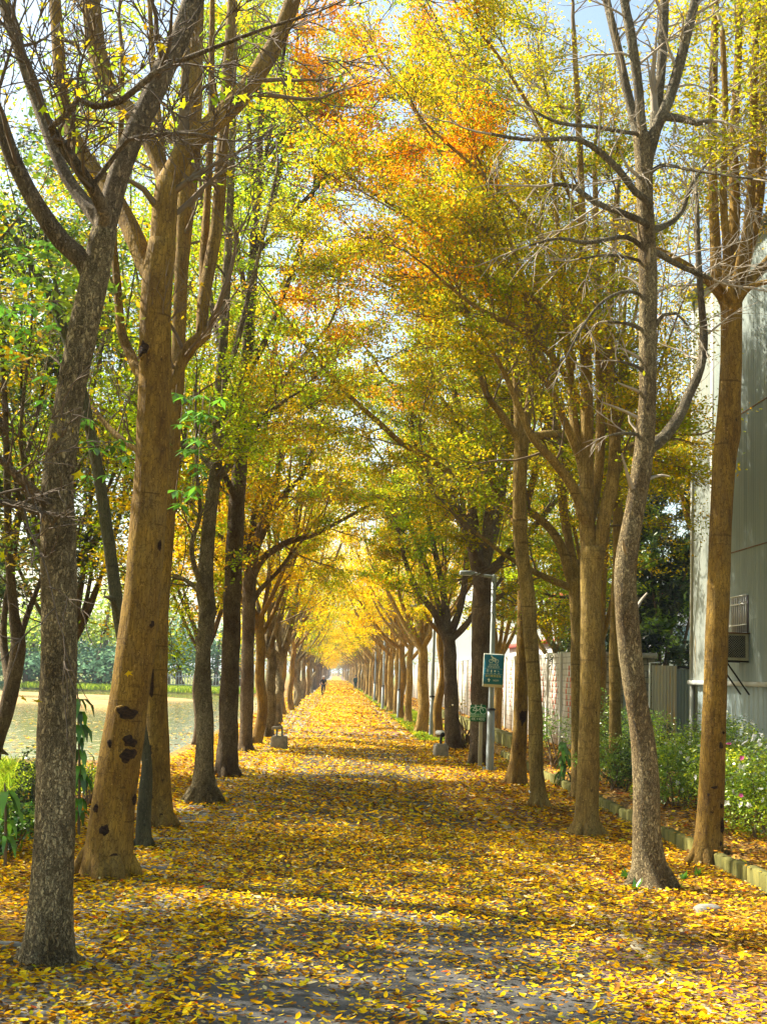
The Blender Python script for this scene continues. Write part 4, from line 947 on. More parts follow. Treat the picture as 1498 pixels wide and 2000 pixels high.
near_tree('slender pale tree leaning left, small white tag at its foot, right of the signs',
  [(1053, 1578, 36), (1048, 1520, 28), (1046, 1440, 27), (1043, 1340, 27), (1036, 1240, 27), (1030, 1160, 28), (1020, 1090, 28), (1014, 1020, 28), (1015, 940, 26), (1018, 880, 28), (1020, 850, 30)],
  [[(1016, 870, 22), (1010, 780, 17), (1002, 680, 14, .1), (990, 560, 12, .2), (972, 440, 10, .3), (958, 300, 8, .4), (950, 120, 6, .5)],
   [(1022, 860, 22), (1034, 780, 16, .1), (1040, 660, 14, .2), (1052, 520, 12, .3), (1060, 380, 10, .4), (1070, 200, 8, .5)],
   [(1014, 860, 16), (980, 810, 14, -.2), (950, 770, 12, -.3), (930, 700, 10, -.4), (910, 600, 8, -.5)],
   [(1022, 860, 18), (1060, 850, 17, .1), (1090, 848, 16, .2), (1108, 862, 12, .3)],
   [(1005, 700, 12), (950, 650, 10, -.4), (890, 600, 9, -.7), (830, 560, 8, -.9), (770, 560, 6, -1.2), (700, 520, 4, -1.4)],
   [(995, 600, 11), (940, 520, 10, -.3), (880, 470, 9, -.6), (820, 430, 8, -.9), (740, 385, 6, -1.2), (670, 335, 4, -1.4)],
   [(980, 480, 10), (920, 380, 9, -.3), (860, 300, 8, -.6), (800, 200, 6, -.9)],
   [(960, 330, 8), (920, 200, 7, -.3), (870, 80, 6, -.6)]],
  'bark_tan', 'twig_brown', warm, 25, per=1.6, size=.065, count=9, L=1.1, flare=.25, rough=.045, group=GR, **DEN)

near_tree('ochre-brown tree with a hollow scar between the lamp post and slender pale tree',
  [(1008, 1534, 38), (1012, 1480, 30), (1016, 1400, 28), (1019, 1300, 26), (1022, 1200, 24), (1022, 1100, 22), (1020, 1000, 20)],
  [[(1020, 1010, 17), (1010, 900, 14, .2), (1000, 780, 12, .4), (985, 640, 10, .5)],
   [(1022, 1010, 15), (1045, 920, 13, .3), (1070, 820, 11, .6), (1090, 700, 9, .8)],
   [(1020, 1040, 14), (980, 980, 12, .5), (930, 900, 10, .9), (880, 800, 8, 1.2)],
   [(1005, 880, 12), (960, 780, 10, .2), (900, 690, 8, .3), (840, 620, 6, .3)]],
  'bark_ochre', 'twig_brown', warm, 26, per=1.5, size=.075, count=8, L=1.3, flare=.4, rough=.03, group=GR, scars=[(1019, 1400, 13, 30)], **DEN)

near_tree('dark forked tree directly behind the lamp post and the green cycle sign',
  [(936, 1495, 42), (937, 1440, 38), (938, 1340, 37), (939, 1240, 36), (941, 1160, 37), (942, 1110, 40)],
  [[(936, 1120, 30), (922, 1060, 25), (900, 1010, 22), (868, 975, 19), (840, 940, 16), (825, 905, 13), (812, 870, 10), (800, 800, 7)],
   [(944, 1120, 24), (952, 1040, 22, .2), (958, 960, 20, .3), (955, 860, 18, .5), (950, 740, 15, .7), (940, 600, 12, .9), (930, 440, 9, 1.1)],
   [(950, 1120, 22), (980, 1095, 18, .1), (1010, 1060, 15, .2), (1050, 1020, 12, .4), (1100, 960, 8, .6)],
   [(938, 1115, 22), (925, 1020, 19, .4), (915, 900, 16, .7), (890, 780, 13, 1), (860, 640, 10, 1.2), (830, 480, 7, 1.4)],
   [(944, 1115, 20), (972, 1010, 17, .6), (990, 880, 14, 1), (1000, 740, 11, 1.3)],
   [(950, 1180, 12), (975, 1165, 10, -.1), (1010, 1155, 9, -.2), (1060, 1160, 7, -.3)],
   [(900, 1010, 12), (860, 900, 10, .6), (800, 800, 8, 1), (740, 720, 6, 1.2)]],
  'bark_dark', 'twig_dark', [('olive', 2), ('gold', 1), ('ygreen', 3), ('lime', 1.5)], 27, per=1.5, size=.085, count=9, L=1.5, flare=.2, rough=.035, group=GR, **DEN)

near_tree('dark leaning tree with a low wide fork behind the right stone block',
  [(884, 1464, 29), (882, 1400, 27), (880, 1340, 26), (879, 1280, 25), (876, 1240, 25)],
  [[(872, 1250, 18), (850, 1200, 15), (820, 1160, 12), (800, 1120, 10), (785, 1070, 8), (770, 1000, 6)],
   [(878, 1245, 16), (900, 1180, 13, .2), (910, 1100, 11, .4), (905, 1000, 9, .6), (890, 880, 7, .8)],
   [(876, 1245, 15), (868, 1170, 13, .3), (850, 1080, 11, .6), (830, 980, 9, .9), (810, 860, 7, 1.1)],
   [(880, 1250, 14), (910, 1220, 12), (940, 1180, 10, .2), (980, 1130, 7, .4)],
   [(874, 1240, 12), (840, 1130, 10, .6), (800, 1020, 8, 1), (760, 920, 6, 1.4)]],
  'bark_dark', 'twig_dark', [('olive', 1.5), ('gold', 1.5), ('lime', 2), ('green', 1)], 28, per=2.2, size=.10, count=8, L=1.6, flare=.3, rough=.05, group=GR, **DEN)

# ---- stock trees for the rest of the avenue, from which the copies are made
KW = dict(cat='tree')
def spot(px, py): g = G(px, py); return (g[0], g[1], 0)
protoL = [free_tree('avenue_tree', 'pale straight trunk right behind the vase-shaped tree in the left row', 'tree', GL, spot(499, 1454), 101, 3.6, 11, 3.4, 7, .15, 'bark_ochre', 'twig_brown', [('gold', 2), ('lime', 1), ('olive', 1)], per=2.2, size=.12, count=6, lvl=1, kids=5, low=.2),
          free_tree('avenue_tree', 'grey trunk forking low behind the left stone block in the left row', 'tree', GL, spot(520, 1441), 102, 3.2, 11.5, 3.6, 7, .17, 'bark_grey', 'twig_brown', [('gold', 3), ('olive', 1)], per=2.4, size=.12, count=6, lvl=1, kids=5, low=.25),
          free_tree('avenue_tree', 'crooked grey trunk leaning over the left stone block in the left row', 'tree', GL, spot(541, 1428), 103, 2.9, 10.5, 3.6, 6, .16, 'bark_grey', 'twig_brown', [('olive', 2), ('gold', 1), ('lime', 1)], per=2.2, size=.12, count=6, lvl=1, kids=5, low=.3, bend=.5)]
protoR = [free_tree('avenue_tree', 'slim ochre trunk left of the dark leaning tree in the right row', 'tree', GR, spot(857, 1446), 111, 4.2, 11.5, 3.6, 7, .14, 'bark_ochre', 'twig_brown', [('olive', 2), ('gold', 2)], per=3, size=.12, count=6, lvl=1, kids=5),
          free_tree('avenue_tree', 'thick tan trunk just left of the second lamp post in the right row', 'tree', GR, spot(821, 1433), 112, 3.6, 11, 3.8, 7, .20, 'bark_tan', 'twig_brown', [('gold', 3), ('olive', 1)], per=3.2, size=.12, count=6, lvl=1, kids=5, low=.3),
          free_tree('avenue_tree', 'pale brown trunk between the second and third lamp posts in the right row', 'tree', GR, spot(797, 1413), 113, 3.5, 11, 3.6, 6, .15, 'bark_tan', 'twig_brown', [('gold', 3), ('lime', .5), ('orange', .3)], per=3, size=.12, count=6, lvl=1, kids=5, low=.3)]
farP = [free_tree('avenue_tree', 'one of the small far trees that close in on the vanishing point', 'tree', 'far trees of the avenue', (-2.35, 158.0, 0), 121, 3.0, 10, 3.6, 5, .17, 'bark_dark', 'twig_brown', [('gold', 3), ('olive', 1)], per=5.5, size=.26, count=5, lvl=0, sig=(.4, .4, .25), low=.4, seg=7),
        free_tree('avenue_tree', 'one of the small far trees that close in on the vanishing point', 'tree', 'far trees of the avenue', (3.1, 158.5, 0), 122, 3.4, 10, 3.8, 5, .17, 'bark_tan', 'twig_brown', [('gold', 2), ('olive', 2), ('green', .4)], per=5.5, size=.26, count=5, lvl=0, sig=(.4, .4, .25), low=.4, seg=7)]
r_ = np.random.RandomState(77)
ordn = ['ninth', 'tenth', 'eleventh', 'twelfth', 'thirteenth', 'fourteenth', 'fifteenth', 'sixteenth', 'seventeenth', 'eighteenth', 'nineteenth', 'twentieth', 'twenty-first', 'twenty-second', 'twenty-third', 'twenty-fourth']
yl = [55, 61.5, 67, 74, 80.5, 88, 95, 102, 110, 118, 127, 136, 145]
for i, y in enumerate(yl):
    copy_tree(protoL[i % 3] if i % 2 else protoL[(i+1) % 3], (-2.35+r_.uniform(-.15, .15), y, 0), r_.uniform(0, 6.28), (r_.uniform(.9, 1.1),)*2+(r_.uniform(.92, 1.05),), 'slim trunk, %s tree back in the left row' % ordn[i+1])
yr = [64, 71, 78, 86, 94, 102, 111, 120, 129, 138, 147]
for i, y in enumerate(yr):
    copy_tree(protoR[(i*2) % 3], (3.1+r_.uniform(-.15, .15), y, 0), r_.uniform(0, 6.28), (r_.uniform(.9, 1.1),)*2+(r_.uniform(.92, 1.05),), 'slim trunk, %s tree back in the right row' % ordn[i+3])
y = 166.
while y < 560:
    copy_tree(farP[0], (-2.35+r_.uniform(-.2, .2), y, 0), r_.uniform(0, 6.28), (r_.uniform(.9, 1.15),)*3)
    copy_tree(farP[1], (3.1+r_.uniform(-.2, .2), y+r_.uniform(-2, 2), 0), r_.uniform(0, 6.28), (r_.uniform(.9, 1.15),)*3)
    y += 9 if y < 300 else 16

for k_, X_ in enumerate((-7.0, -2.5, 1.5, 5.5, 10.0)):
    copy_tree(farP[k_ % 2], (X_, 655+k_*2.0, 0), k_*1.3, (1.6, 1.6, 1.25), None, 'far trees of the avenue')
r = np.random.RandomState(5); cr, tw = MB(), MB()
for k_ in range(12): bush_mesh(cr, tw, (-44+k_*8, 690, 0), 14, 15, r, [('gold', 1), ('green', 2), ('olive', 2)], 900, .9, 2, .05, 9)
cr.merge(tw, 1); tag(cr.build('distant_wood', [M['leaf'], M['twig_dark']]), 'far-off wood closing the end of the avenue', 'wood', kind='stuff')
# ---- second lines of trees
near_tree('dark multi-stemmed tree leaning at the pond edge at the very left',
  [(-18, 1470, 34), (10, 1400, 30), (28, 1320, 30), (36, 1260, 28), (28, 1200, 20), (20, 1100, 17), (16, 1000, 15), (14, 900, 13), (10, 780, 11), (2, 640, 9), (-10, 480, 7)],
  [[(30, 1300, 16), (42, 1240, 13, .2), (62, 1180, 11, .4), (85, 1120, 8, .5), (110, 1030, 6, .6)],
   [(20, 1340, 18), (8, 1260, 15, .4), (12, 1180, 12, .6), (30, 1080, 9, .8), (45, 960, 7, .9)],
   [(16, 1000, 12), (50, 900, 10, .4), (80, 780, 8, .7), (110, 640, 6, 1)],
   [(12, 850, 11), (-20, 740, 9, .3), (30, 600, 8, .5), (60, 460, 6, .7)]],
  'bark_dark', 'twig_dark', [('dark', 3), ('green', 2), ('gold', .5)], 31, per=1.6, size=.10, count=8, L=1.3, flare=.2, rough=.04, lvl=2, kids=4, group='trees at the pond edge', leafm='leaf_green', Yset=24.0)
free_tree('pond_tree', 'bushy dark-leaved tree at the pond edge behind the thick grey trunk', 'tree', 'trees at the pond edge', (-5.3, 27.5, 0), 32, 2.6, 10.5, 3.2, 9, .10, 'bark_dark', 'twig_dark', [('dark', 2), ('green', 3), ('gold', 1)], per=2.2, size=.10, count=8, lvl=1, kids=5, leafm='leaf_green', L=1.2)
free_tree('pond_tree', 'tall twiggy half-bare tree behind the leaning ochre tree by the pond', 'tree', 'trees at the pond edge', (-7.2, 29, 0), 33, 4.0, 13, 3.5, 8, .12, 'bark_dark', 'twig_pale', [('green', 2), ('gold', 2), ('lime', 1)], per=1.3, size=.11, count=8, lvl=2, kids=5, L=1.7)
free_tree('pond_tree', 'yellow-leaved tree seen between the trunks above the pond water', 'tree', 'trees at the pond edge', (-3.7, 38.5, 0), 34, 3.0, 9.5, 3.0, 8, .12, 'bark_dark', 'twig_brown', [('gold', 5), ('lime', 1)], per=3.6, size=.12, count=7, lvl=1, kids=5)
free_tree('pond_tree', 'twiggy brown tree on the left edge of the picture behind the bare limbs', 'tree', 'trees at the pond edge', (-8.5, 22, 0), 35, 4.0, 12, 3.2, 8, .12, 'bark_dark', 'twig_pale', [('green', 2), ('gold', 1), ('olive', 1)], per=1.4, size=.10, count=8, lvl=2, kids=4, L=1.6)
for k_, (X_, Y_, h_, n_) in enumerate([(-8.2, 18.6, 7.5, 8), (-6.1, 12.2, 9, 9), (-5.8, 8.0, 8.5, 9), (-9.5, 14.5, 11, 8), (-10.5, 21, 12, 8)]):  # unseen trees added so their crowns shade the foreground and left trunks
    free_tree('pond_tree', ['leafy bank tree just outside the left edge beside the leaning ochre tree', 'leafy bank tree outside the left edge level with the thick grey tree', 'leafy bank tree outside the left edge beside the nearest paving', 'taller bank tree outside the left edge, nearest the pond corner', 'tallest bank tree at the left edge by the water'][k_], 'tree', 'trees at the pond edge', (X_, Y_, 0), 360+k_, 3.4, h_, (2.3, 3.2, 3.2, 2.7, 2.7)[k_], n_, .11, 'bark_dark', 'twig_brown', [('green', 3), ('gold', 1), ('lime', 1)], per=3.4, size=.11, count=7, lvl=1, kids=5, L=1.2, leafm='leaf_green')
free_tree('pond_tree', 'olive and green tree rising directly behind the thick grey trunk', 'tree', 'trees at the pond edge', (-5.0, 24.6, 0), 37, 3.6, 12.5, 2.6, 9, .10, 'bark_dark', 'twig_pale', [('lime', 2), ('green', 2), ('gold', 1)], per=1.6, size=.09, count=9, lvl=1, kids=6, L=1.4)
GB = 'trees behind the right row'
free_tree('pond_tree', 'tall lime-leaved tree rising behind the leaning and straight ochre trunks', 'tree', 'trees at the pond edge', (-3.85, 30.2, 0), 38, 5.5, 16.5, 2.7, 9, .13, 'bark_dark', 'twig_dark', [('lime', 4), ('olive', 1)], per=2.0, size=.11, count=9, lvl=1, kids=5, L=1.4)
free_tree('pond_tree', 'tall green-gold tree rising behind the vase-shaped left tree', 'tree', 'trees at the pond edge', (-3.3, 43.0, 0), 39, 5.5, 18.0, 3.4, 9, .14, 'bark_dark', 'twig_dark', [('lime', 2), ('olive', 1), ('gold', 2)], per=2.4, size=.13, count=9, lvl=1, kids=5, L=1.7)
free_tree('background_tree', 'olive tree rising right behind the panel wall near the many-poled tree', 'tree', GB, (7.4, 45.5, 0), 47, 3.0, 13, 3.2, 9, .15, 'bark_tan', 'twig_brown', [('olive', 3), ('gold', 2)], per=2.6, size=.12, count=8, lvl=1, kids=5, L=1.5)
free_tree('background_tree', 'gold-leaved tree just inside the kerb behind the curving tree', 'tree', GB, (5.2, 25.5, 0), 48, 6.6, 12.5, 1.8, 8, .11, 'bark_tan', 'twig_brown', [('olive', 3), ('gold', 2)], per=2.2, size=.075, count=8, lvl=1, kids=5, L=1.2)
free_tree('evergreen_tree', 'dark evergreen tree with long drooping leaves beside the metal building', 'tree', GB, (9.3, 39.5, 0), 41, 1.6, 9.2, 1.8, 9, .13, 'bark_dark', 'twig_dark', [('dark', 5), ('green', 2.0)], per=4.2, size=.19, count=10, lvl=1, kids=6, leafm='leaf_green', L=1.0, aspect=.34, sig=(.12, .12, .1))
free_tree('evergreen_tree', 'dark evergreen tree against the white house, behind the many-poled tree', 'tree', GB, (8.2, 42.5, 0), 42, 1.8, 6.8, 1.5, 7, .10, 'bark_dark', 'twig_dark', [('dark', 4), ('green', .6)], per=2.0, size=.17, count=7, lvl=1, kids=5, leafm='leaf_green', L=.8, aspect=.34, sig=(.12, .12, .1))
free_tree('background_tree', 'upright many-stemmed tree with orange-brown poles behind the curving tree', 'tree', GB, (5.9, 31, 0), 43, 3.0, 13, 2.0, 8, .13, 'bark_ochre', 'twig_brown', [('olive', 3), ('gold', 2), ('green', 1)], per=1.8, size=.09, count=8, lvl=1, kids=5, L=1.2)
free_tree('background_tree', 'tall olive-leaved tree behind the far right ochre tree above the roof', 'tree', GB, (8.9, 33.5, 0), 44, 5.5, 14.5, 2.6, 8, .12, 'bark_ochre', 'twig_pale', [('gold', 2), ('olive', 2), ('orange', .6)], per=2.8, size=.075, count=8, lvl=1, kids=5, L=1.1)
free_tree('background_tree', 'green-gold tree behind the panel wall right of the lamp post', 'tree', GB, (8.6, 54, 0), 45, 3.0, 12.5, 3.6, 8, .16, 'bark_tan', 'twig_brown', [('olive', 3), ('green', 2), ('gold', 1)], per=2.2, size=.13, count=8, lvl=1, kids=5, L=1.5)
free_tree('background_tree', 'yellow-green tree leaning over the panel wall behind the dark forked tree', 'tree', GB, (5.6, 48, 0), 46, 3.0, 12.5, 3.2, 8, .15, 'bark_tan', 'twig_brown', [('olive', 2), ('lime', 1), ('gold', 2)], per=2.6, size=.12, count=8, lvl=1, kids=5, L=1.4)

# ---- far bank of the pond
def far_tree(label, px, Y, top_py, w, pals, seed, n=2600, size=.42, group='trees on the far bank'):
    r = np.random.RandomState(seed); p = P(px, 1300, Y); h = P(px, top_py, Y)[2]; org = (p[0], Y, 0)
    root = empty('far_bank_tree', org); tag(root, label, 'tree', group); cr, tw = MB(), MB()
    tube(tw, [(p[0], Y, -.1), (p[0], Y, h*.5), (p[0]+.3, Y, h*.85)], [.28, .2, .06], 7)
    bush_mesh(cr, tw, org, w, h, r, pals, n, size, 5, .05, 12)
    tw.build('trunk', M['bark_dark'], root, True, org); cr.build('crown', M['leaf'], root, False, org)
FT = [('rounded blue-green tree on the far bank between the third and fourth left trunks', 350, 140, 1185, 9, [('blue', 3), ('green', .5)]),
      ('dull green tree on the far bank just left of the crooked tan trunk', 318, 150, 1160, 8, [('blue', 3), ('green', 1)]),
      ('blue-green tree on the far bank right of the crooked tan trunk', 424, 146, 1210, 8, [('blue', 3), ('green', 1)]),
      ('pale lime willow-like tree on the far bank between the grey and ochre trunks', 205, 128, 1100, 9, [('pale', 3), ('lime', 1)]),
      ('low dark blue-green bank tree under the pale lime tree', 190, 122, 1245, 8, [('blue', 3)]),
      ('pale yellow-green bank tree right behind the leaning ochre trunk', 250, 132, 1130, 9, [('pale', 3)]),
      ('bright lime tree on the far bank left of the grey trunk', 62, 126, 1150, 8, [('pale', 2), ('lime', 1), ('green', 1)]),
      ('dark blue-green bank bush left of the thick grey trunk', 52, 120, 1262, 7, [('blue', 3)]),
      ('green bank tree at the left picture edge', -10, 124, 1120, 10, [('green', 2), ('pale', 1)]),
      ('hazy green bank tree hidden mostly by the grey trunk', 120, 130, 1140, 10, [('pale', 1), ('green', 1), ('blue', 1)]),
      ('hazy tree far behind the dark straight left trunk', 470, 160, 1170, 8, [('gold', 2), ('pale', 1)])]
for i, (lb, px, Y, tp, w, pl) in enumerate(FT): far_tree(lb, px, Y, tp, w, pl, 300+i)
fe = empty('picket_fence', (-14, 128, 0)); tag(fe, 'white picket fence on the far bank of the pond', 'fence')
mb = MB()
for k in range(46): box(mb, -20+k*.26, -20+k*.26+.06, 128, 128.05, 0, 1.5)
mb.build('pickets', M['grille'], fe, origin=(-14, 128, 0)); mb = MB(); box(mb, -20, -8.1, 128.052, 128.1, .4, .52); box(mb, -20, -8.1, 128.052, 128.1, 1.2, 1.28); mb.build('rails', M['grille'], fe, origin=(-14, 128, 0))

# ================================================================ SHRUBS
def shrub(name, label, cat, org, w, h, pals, seed, n, size, lm='leaf_green', flowers=(), group=None, lumps=8, aspect=.5, stems=7):
    r = np.random.RandomState(seed); root = empty(name, org); tag(root, label, cat, group); cr, tw = MB(), MB()
    cs = bush_mesh(cr, tw, org, w, h, r, pals, n, size, stems, .05, lumps, aspect)
    tw.build('stems', M['twig_brown'], root, True, org); cr.build('foliage', M[lm], root, False, org)
    for (col, nf) in flowers:
        for k in range(nf):
            fm = MB()
            c = cs[r.randint(0, len(cs))]; d = r.normal(0, 1, 3); d[1] = -abs(d[1]); d[2] = abs(d[2])*.8; d = norm(d); p = c[:3]+d*np.array([c[3], c[3], c[4]])*1.08
            u = norm(np.cross(d, [0, 0, 1.01])); v_ = np.cross(d, u)
            for m_ in range(5):
                a = m_*1.256+r.uniform(0, .3); e = u*math.cos(a)+v_*math.sin(a); s_ = np.cross(d, e); L_ = r.uniform(.03, .045)
                fm.add([p, p+e*L_*.6+s_*L_*.4+d*.01, p+e*L_*1.1+d*.015, p+e*L_*.6-s_*L_*.4+d*.01], [[0, 1, 2, 3]], col=np.tile((*col, 1), (4, 1)))
            fm.build('flower', M['leaf'], root, False, org)
    return root
HG = [('green', 3), ('lime', 1.3), ('dark', .8)]; HD = [('green', 3), ('dark', 2), ('palm', 2)]
def at(px, Y): return P(px, 1400, Y)[0]
GS = 'shrubs in the right planting bed'
for i, (px, Y, w, h, pl, lb, fl) in enumerate([
    (1195, 27.0, 1.5, 1.25, HD, 'dark green bush directly behind the many-poled tree', ()),
    (1205, 24.3, 1.3, .95, HD, 'dark green bush low beside the kerb between two right trunks', ()),
    (1222, 29.0, 1.7, 1.7, HD, 'tallest dark green bush in front of the block wall', ()),
    (1300, 25.5, 1.5, 1.35, HG, 'bright green bush in front of the corrugated fence', ()),
    (1312, 21.5, 1.3, 1.1, HG, 'green bush between the curving tree and the far right tree', (((.85, .85, .82), 9),)),
    (1345, 23.5, 1.3, 1.2, HG, 'leafy bush just left of the far right trunk under the shed', (((.85, .85, .82), 7),)),
    (1432, 18.6, 1.5, 1.15, [('green', 2), ('lime', 3), ('pale', 1)], 'flowering bush with white blossoms right of the far right trunk', (((.9, .9, .88), 30), ((.75, .12, .42), 3))),
    (1492, 17.6, 1.4, 1.2, [('green', 2), ('lime', 3)], 'flowering bush with pink and white blossoms at the right picture edge', (((.9, .9, .88), 24), ((.75, .12, .42), 7))),
    (1470, 21.0, 1.6, 1.55, [('green', 3), ('pale', 2)], 'tall white-flowering bush against the shed wall', (((.9, .9, .88), 50),)),
    (1398, 21.8, 1.4, 1.35, HG, 'bush with a few white blossoms right behind the far right trunk', (((.9, .9, .88), 12),))]):
    shrub('shrub', lb, 'shrub', (P(px, 1500, Y)[0], Y, .16), w, h, pl, 400+i, 5200, .05, flowers=fl, group=GS)
GLS = 'plants beside the pond'
shrub('shrub', 'dark small-leaved bush just left of the thick grey trunk', 'shrub', (P(66, 1500, 19)[0], 19, 0), 1.0, .95, [('dark', 3), ('green', 1)], 420, 2600, .05, group=GLS)
shrub('shrub', 'low green bush at the left picture edge by the leaf litter', 'shrub', (P(12, 1600, 15.5)[0], 15.5, 0), .95, .6, [('green', 2), ('palm', 2), ('dark', 1)], 421, 2400, .06, group=GLS)
shrub('shrub', 'dry tangled bush behind the leaning ochre trunk', 'shrub', (P(172, 1560, 21)[0], 21, 0), .9, .7, [('dark', 2), ('olive', 1)], 422, 500, .05, group=GLS, stems=22, lumps=11)
shrub('shrub', 'thin leafy shrub in front of the panel wall beside the pale slender tree', 'shrub', (P(1085, 1500, 30)[0], 30, .16), .9, 1.3, [('green', 2), ('palm', 1)], 423, 900, .08, group=GS, aspect=.3)
shrub('shrub', 'bare-stemmed shrub near the planter wall behind the green sign', 'shrub', (P(905, 1440, 40)[0], 40, 0), 1.2, 1.7, [('olive', 1)], 424, 160, .08, group=GS, stems=26, lumps=14)
# tall plant with long hanging leaves
def droop_plant(label, px, Y, pts, seed, n):
    r = np.random.RandomState(seed); o = P(px, 1500, Y); org = (o[0], Y, 0); root = empty('broadleaf_plant', org); tag(root, label, 'plant', GLS); cr, tw = MB(), MB()
    st = np.array([P(a, b, Y) for a, b in pts]); st[0][2] = -.03; rp, rr = resample(st, np.linspace(.02, .008, len(st)), .15); tube(tw, rp, rr, 6)
    for k in range(n):
        t = r.uniform(.2, 1); c = rp[int(t*(len(rp)-1))]; az = r.uniform(0, 6.28); L_ = r.uniform(.16, .30)
        d = np.array([math.cos(az), math.sin(az), 0]); s_ = np.array([-d[1], d[0], 0]); wv = L_*.14
        q_ = [c, c+d*L_*.35+[0, 0, .03], c+d*L_*.7+[0, 0, -.05], c+d*L_*.85+[0, 0, -.05-L_*.5]]
        v = [q_[0]]; 
        vs = np.array([q_[0]-s_*.004, q_[0]+s_*.004, q_[1]-s_*wv, q_[1]+s_*wv, q_[2]-s_*wv*.9, q_[2]+s_*wv*.9, q_[3]-s_*.004, q_[3]+s_*.004])
        col = pick(PAL['palm'], 1, r)[0]*r.uniform(.6, 1.2); cr.add(vs, [[0, 1, 3, 2], [2, 3, 5, 4], [4, 5, 7, 6]], col=np.tile((*col, 1), (8, 1)))
    tw.build('stem', M['twig_brown'], root, True, org); cr.build('leaves', M['leaf_green'], root, False, org)
droop_plant('tall plant with long dark hanging leaves between the grey and leaning ochre trunks', 158, 17.5, [(158, 1580), (156, 1500), (154, 1420), (152, 1345)], 431, 80)
droop_plant('small broad-leaved plant in the grass left of the thick grey trunk', 15, 14.5, [(15, 1640), (12, 1580), (10, 1530)], 432, 16)
droop_plant('spiky green plant in front of the planter wall end', 1100, 27, [(1102, 1520), (1100, 1480), (1098, 1440)], 433, 40)

# ---- grasses (nobody could count them)
def grass(name, label, fn, n, seed, hgt, cols):
    r = np.random.RandomState(seed); p = fn(n, r); n = len(p); az = r.uniform(0, 6.28, n); h = hgt*r.uniform(.5, 1.25, n); w = .006+.006*r.uniform(0, 1, n)+.0006*p[:, 1]*.4
    s_ = np.stack([np.cos(az), np.sin(az), 0*az], 1)*w[:, None]; ln_ = np.stack([r.normal(0, .35, n), r.normal(0, .35, n), np.ones(n)], 1)*h[:, None]; mid = ln_*.55; tip = ln_*1.0; tip[:, :2] *= 1.8; tip[:, 2] *= .9
    v = np.stack([p-s_, p+s_, p+mid+s_*.7, p+mid-s_*.7, p+tip+s_*.1, p+tip-s_*.1], 1).reshape(-1, 3); b_ = np.arange(n)[:, None]*6
    q_ = np.concatenate([b_+[0, 1, 2, 3], b_+[3, 2, 4, 5]], 0)
    c = np.ones((n, 4)); c[:, :3] = pick(cols, n, r)*r.uniform(.7, 1.2, (n, 1))
    mb = MB(); mb.add(v, q_, col=np.repeat(c, 6, 0)); o = mb.build(name, M['leaf']); tag(o, label, 'grass', kind='stuff')
GC = [((.30, .42, .02), 3), ((.18, .30, .02), 3), ((.48, .52, .04), 2)]
def f1(n, r):
    cl = r.uniform(0, 1, (60, 2))*[3.4, 13]+[-7.4, 14.5]; k = r.randint(0, 60, n); p = cl[k]+r.normal(0, .28, (n, 2)); p = p[(p[:, 0] < -3.25-.02*(p[:, 1]-14)) & (p[:, 1] > 12.5)]; return np.stack([p[:, 0], p[:, 1], np.zeros(len(p))], 1)
grass('grass', 'tufts of long bright grass on the pond bank left of the path', f1, 9000, 51, .34, GC)
def f2(n, r):
    x = r.uniform(2.75, 4.6, n); y = 44+r.uniform(0, 1, n)**1.3*150; k = (np.sin(y*.32)+np.sin(x*3+y*.11)+r.normal(0, .5, n)) > -.6+np.clip((60-y)/10, 0, 3); return np.stack([x, y, 0*x], 1)[k]
grass('verge_grass', 'short green grass along the right verge near the lamp posts', f2, 52000, 52, .13, GC)
def f3(n, r):
    x = r.uniform(-26, -7, n); y = PONDY1+r.uniform(-2, 9, n); return np.stack([x, y, 0*x], 1)
grass('bank_grass', 'bright grass strip on the far bank of the pond', f3, 16000, 53, .5, GC)
def f4(n, r):
    c = np.array([G(1475, 1672)[:2], G(1495, 1660)[:2]]); k = r.randint(0, 2, n); p = c[k]+[.45, .6]+r.normal(0, .22, (n, 2)); return np.stack([p[:, 0], p[:, 1], 0*p[:, 0]+.17], 1)
grass('lawn_patch', 'small bright green mossy patch behind the kerb at the right edge', f4, 5000, 54, .06, [((.40, .50, .02), 1), ((.28, .42, .02), 1)])
# small sprouts round the curving tree
for i, (px, py, lb) in enumerate([(1222, 1722, 'left of'), (1335, 1722, 'right of'), (1240, 1742, 'just in front of'), (1362, 1716, 'well to the right of')]):
    g = G(px, py); r = np.random.RandomState(60+i); mb = MB()
    for k in range(16):
        az = r.uniform(0, 6.28); L_ = r.uniform(.05, .11); d = np.array([math.cos(az)*.7, math.sin(az)*.7, r.uniform(.4, 1.2)]); s_ = np.array([-math.sin(az), math.cos(az), 0])*.02
        c = g+np.array([0, 0, .01]); mb.add([c, c+d*L_*.6+s_, c+d*L_*1.2, c+d*L_*.6-s_], [[0, 1, 2, 3]], col=np.tile((*(pick(PAL['palm'], 1, r)[0]), 1), (4, 1)))
    o = mb.build('seedling', M['leaf_green'], None, False, tuple(g)); o.location = g; tag(o, 'tiny green seedling in the leaves %s the curving tree foot' % lb, 'seedling', 'seedlings')
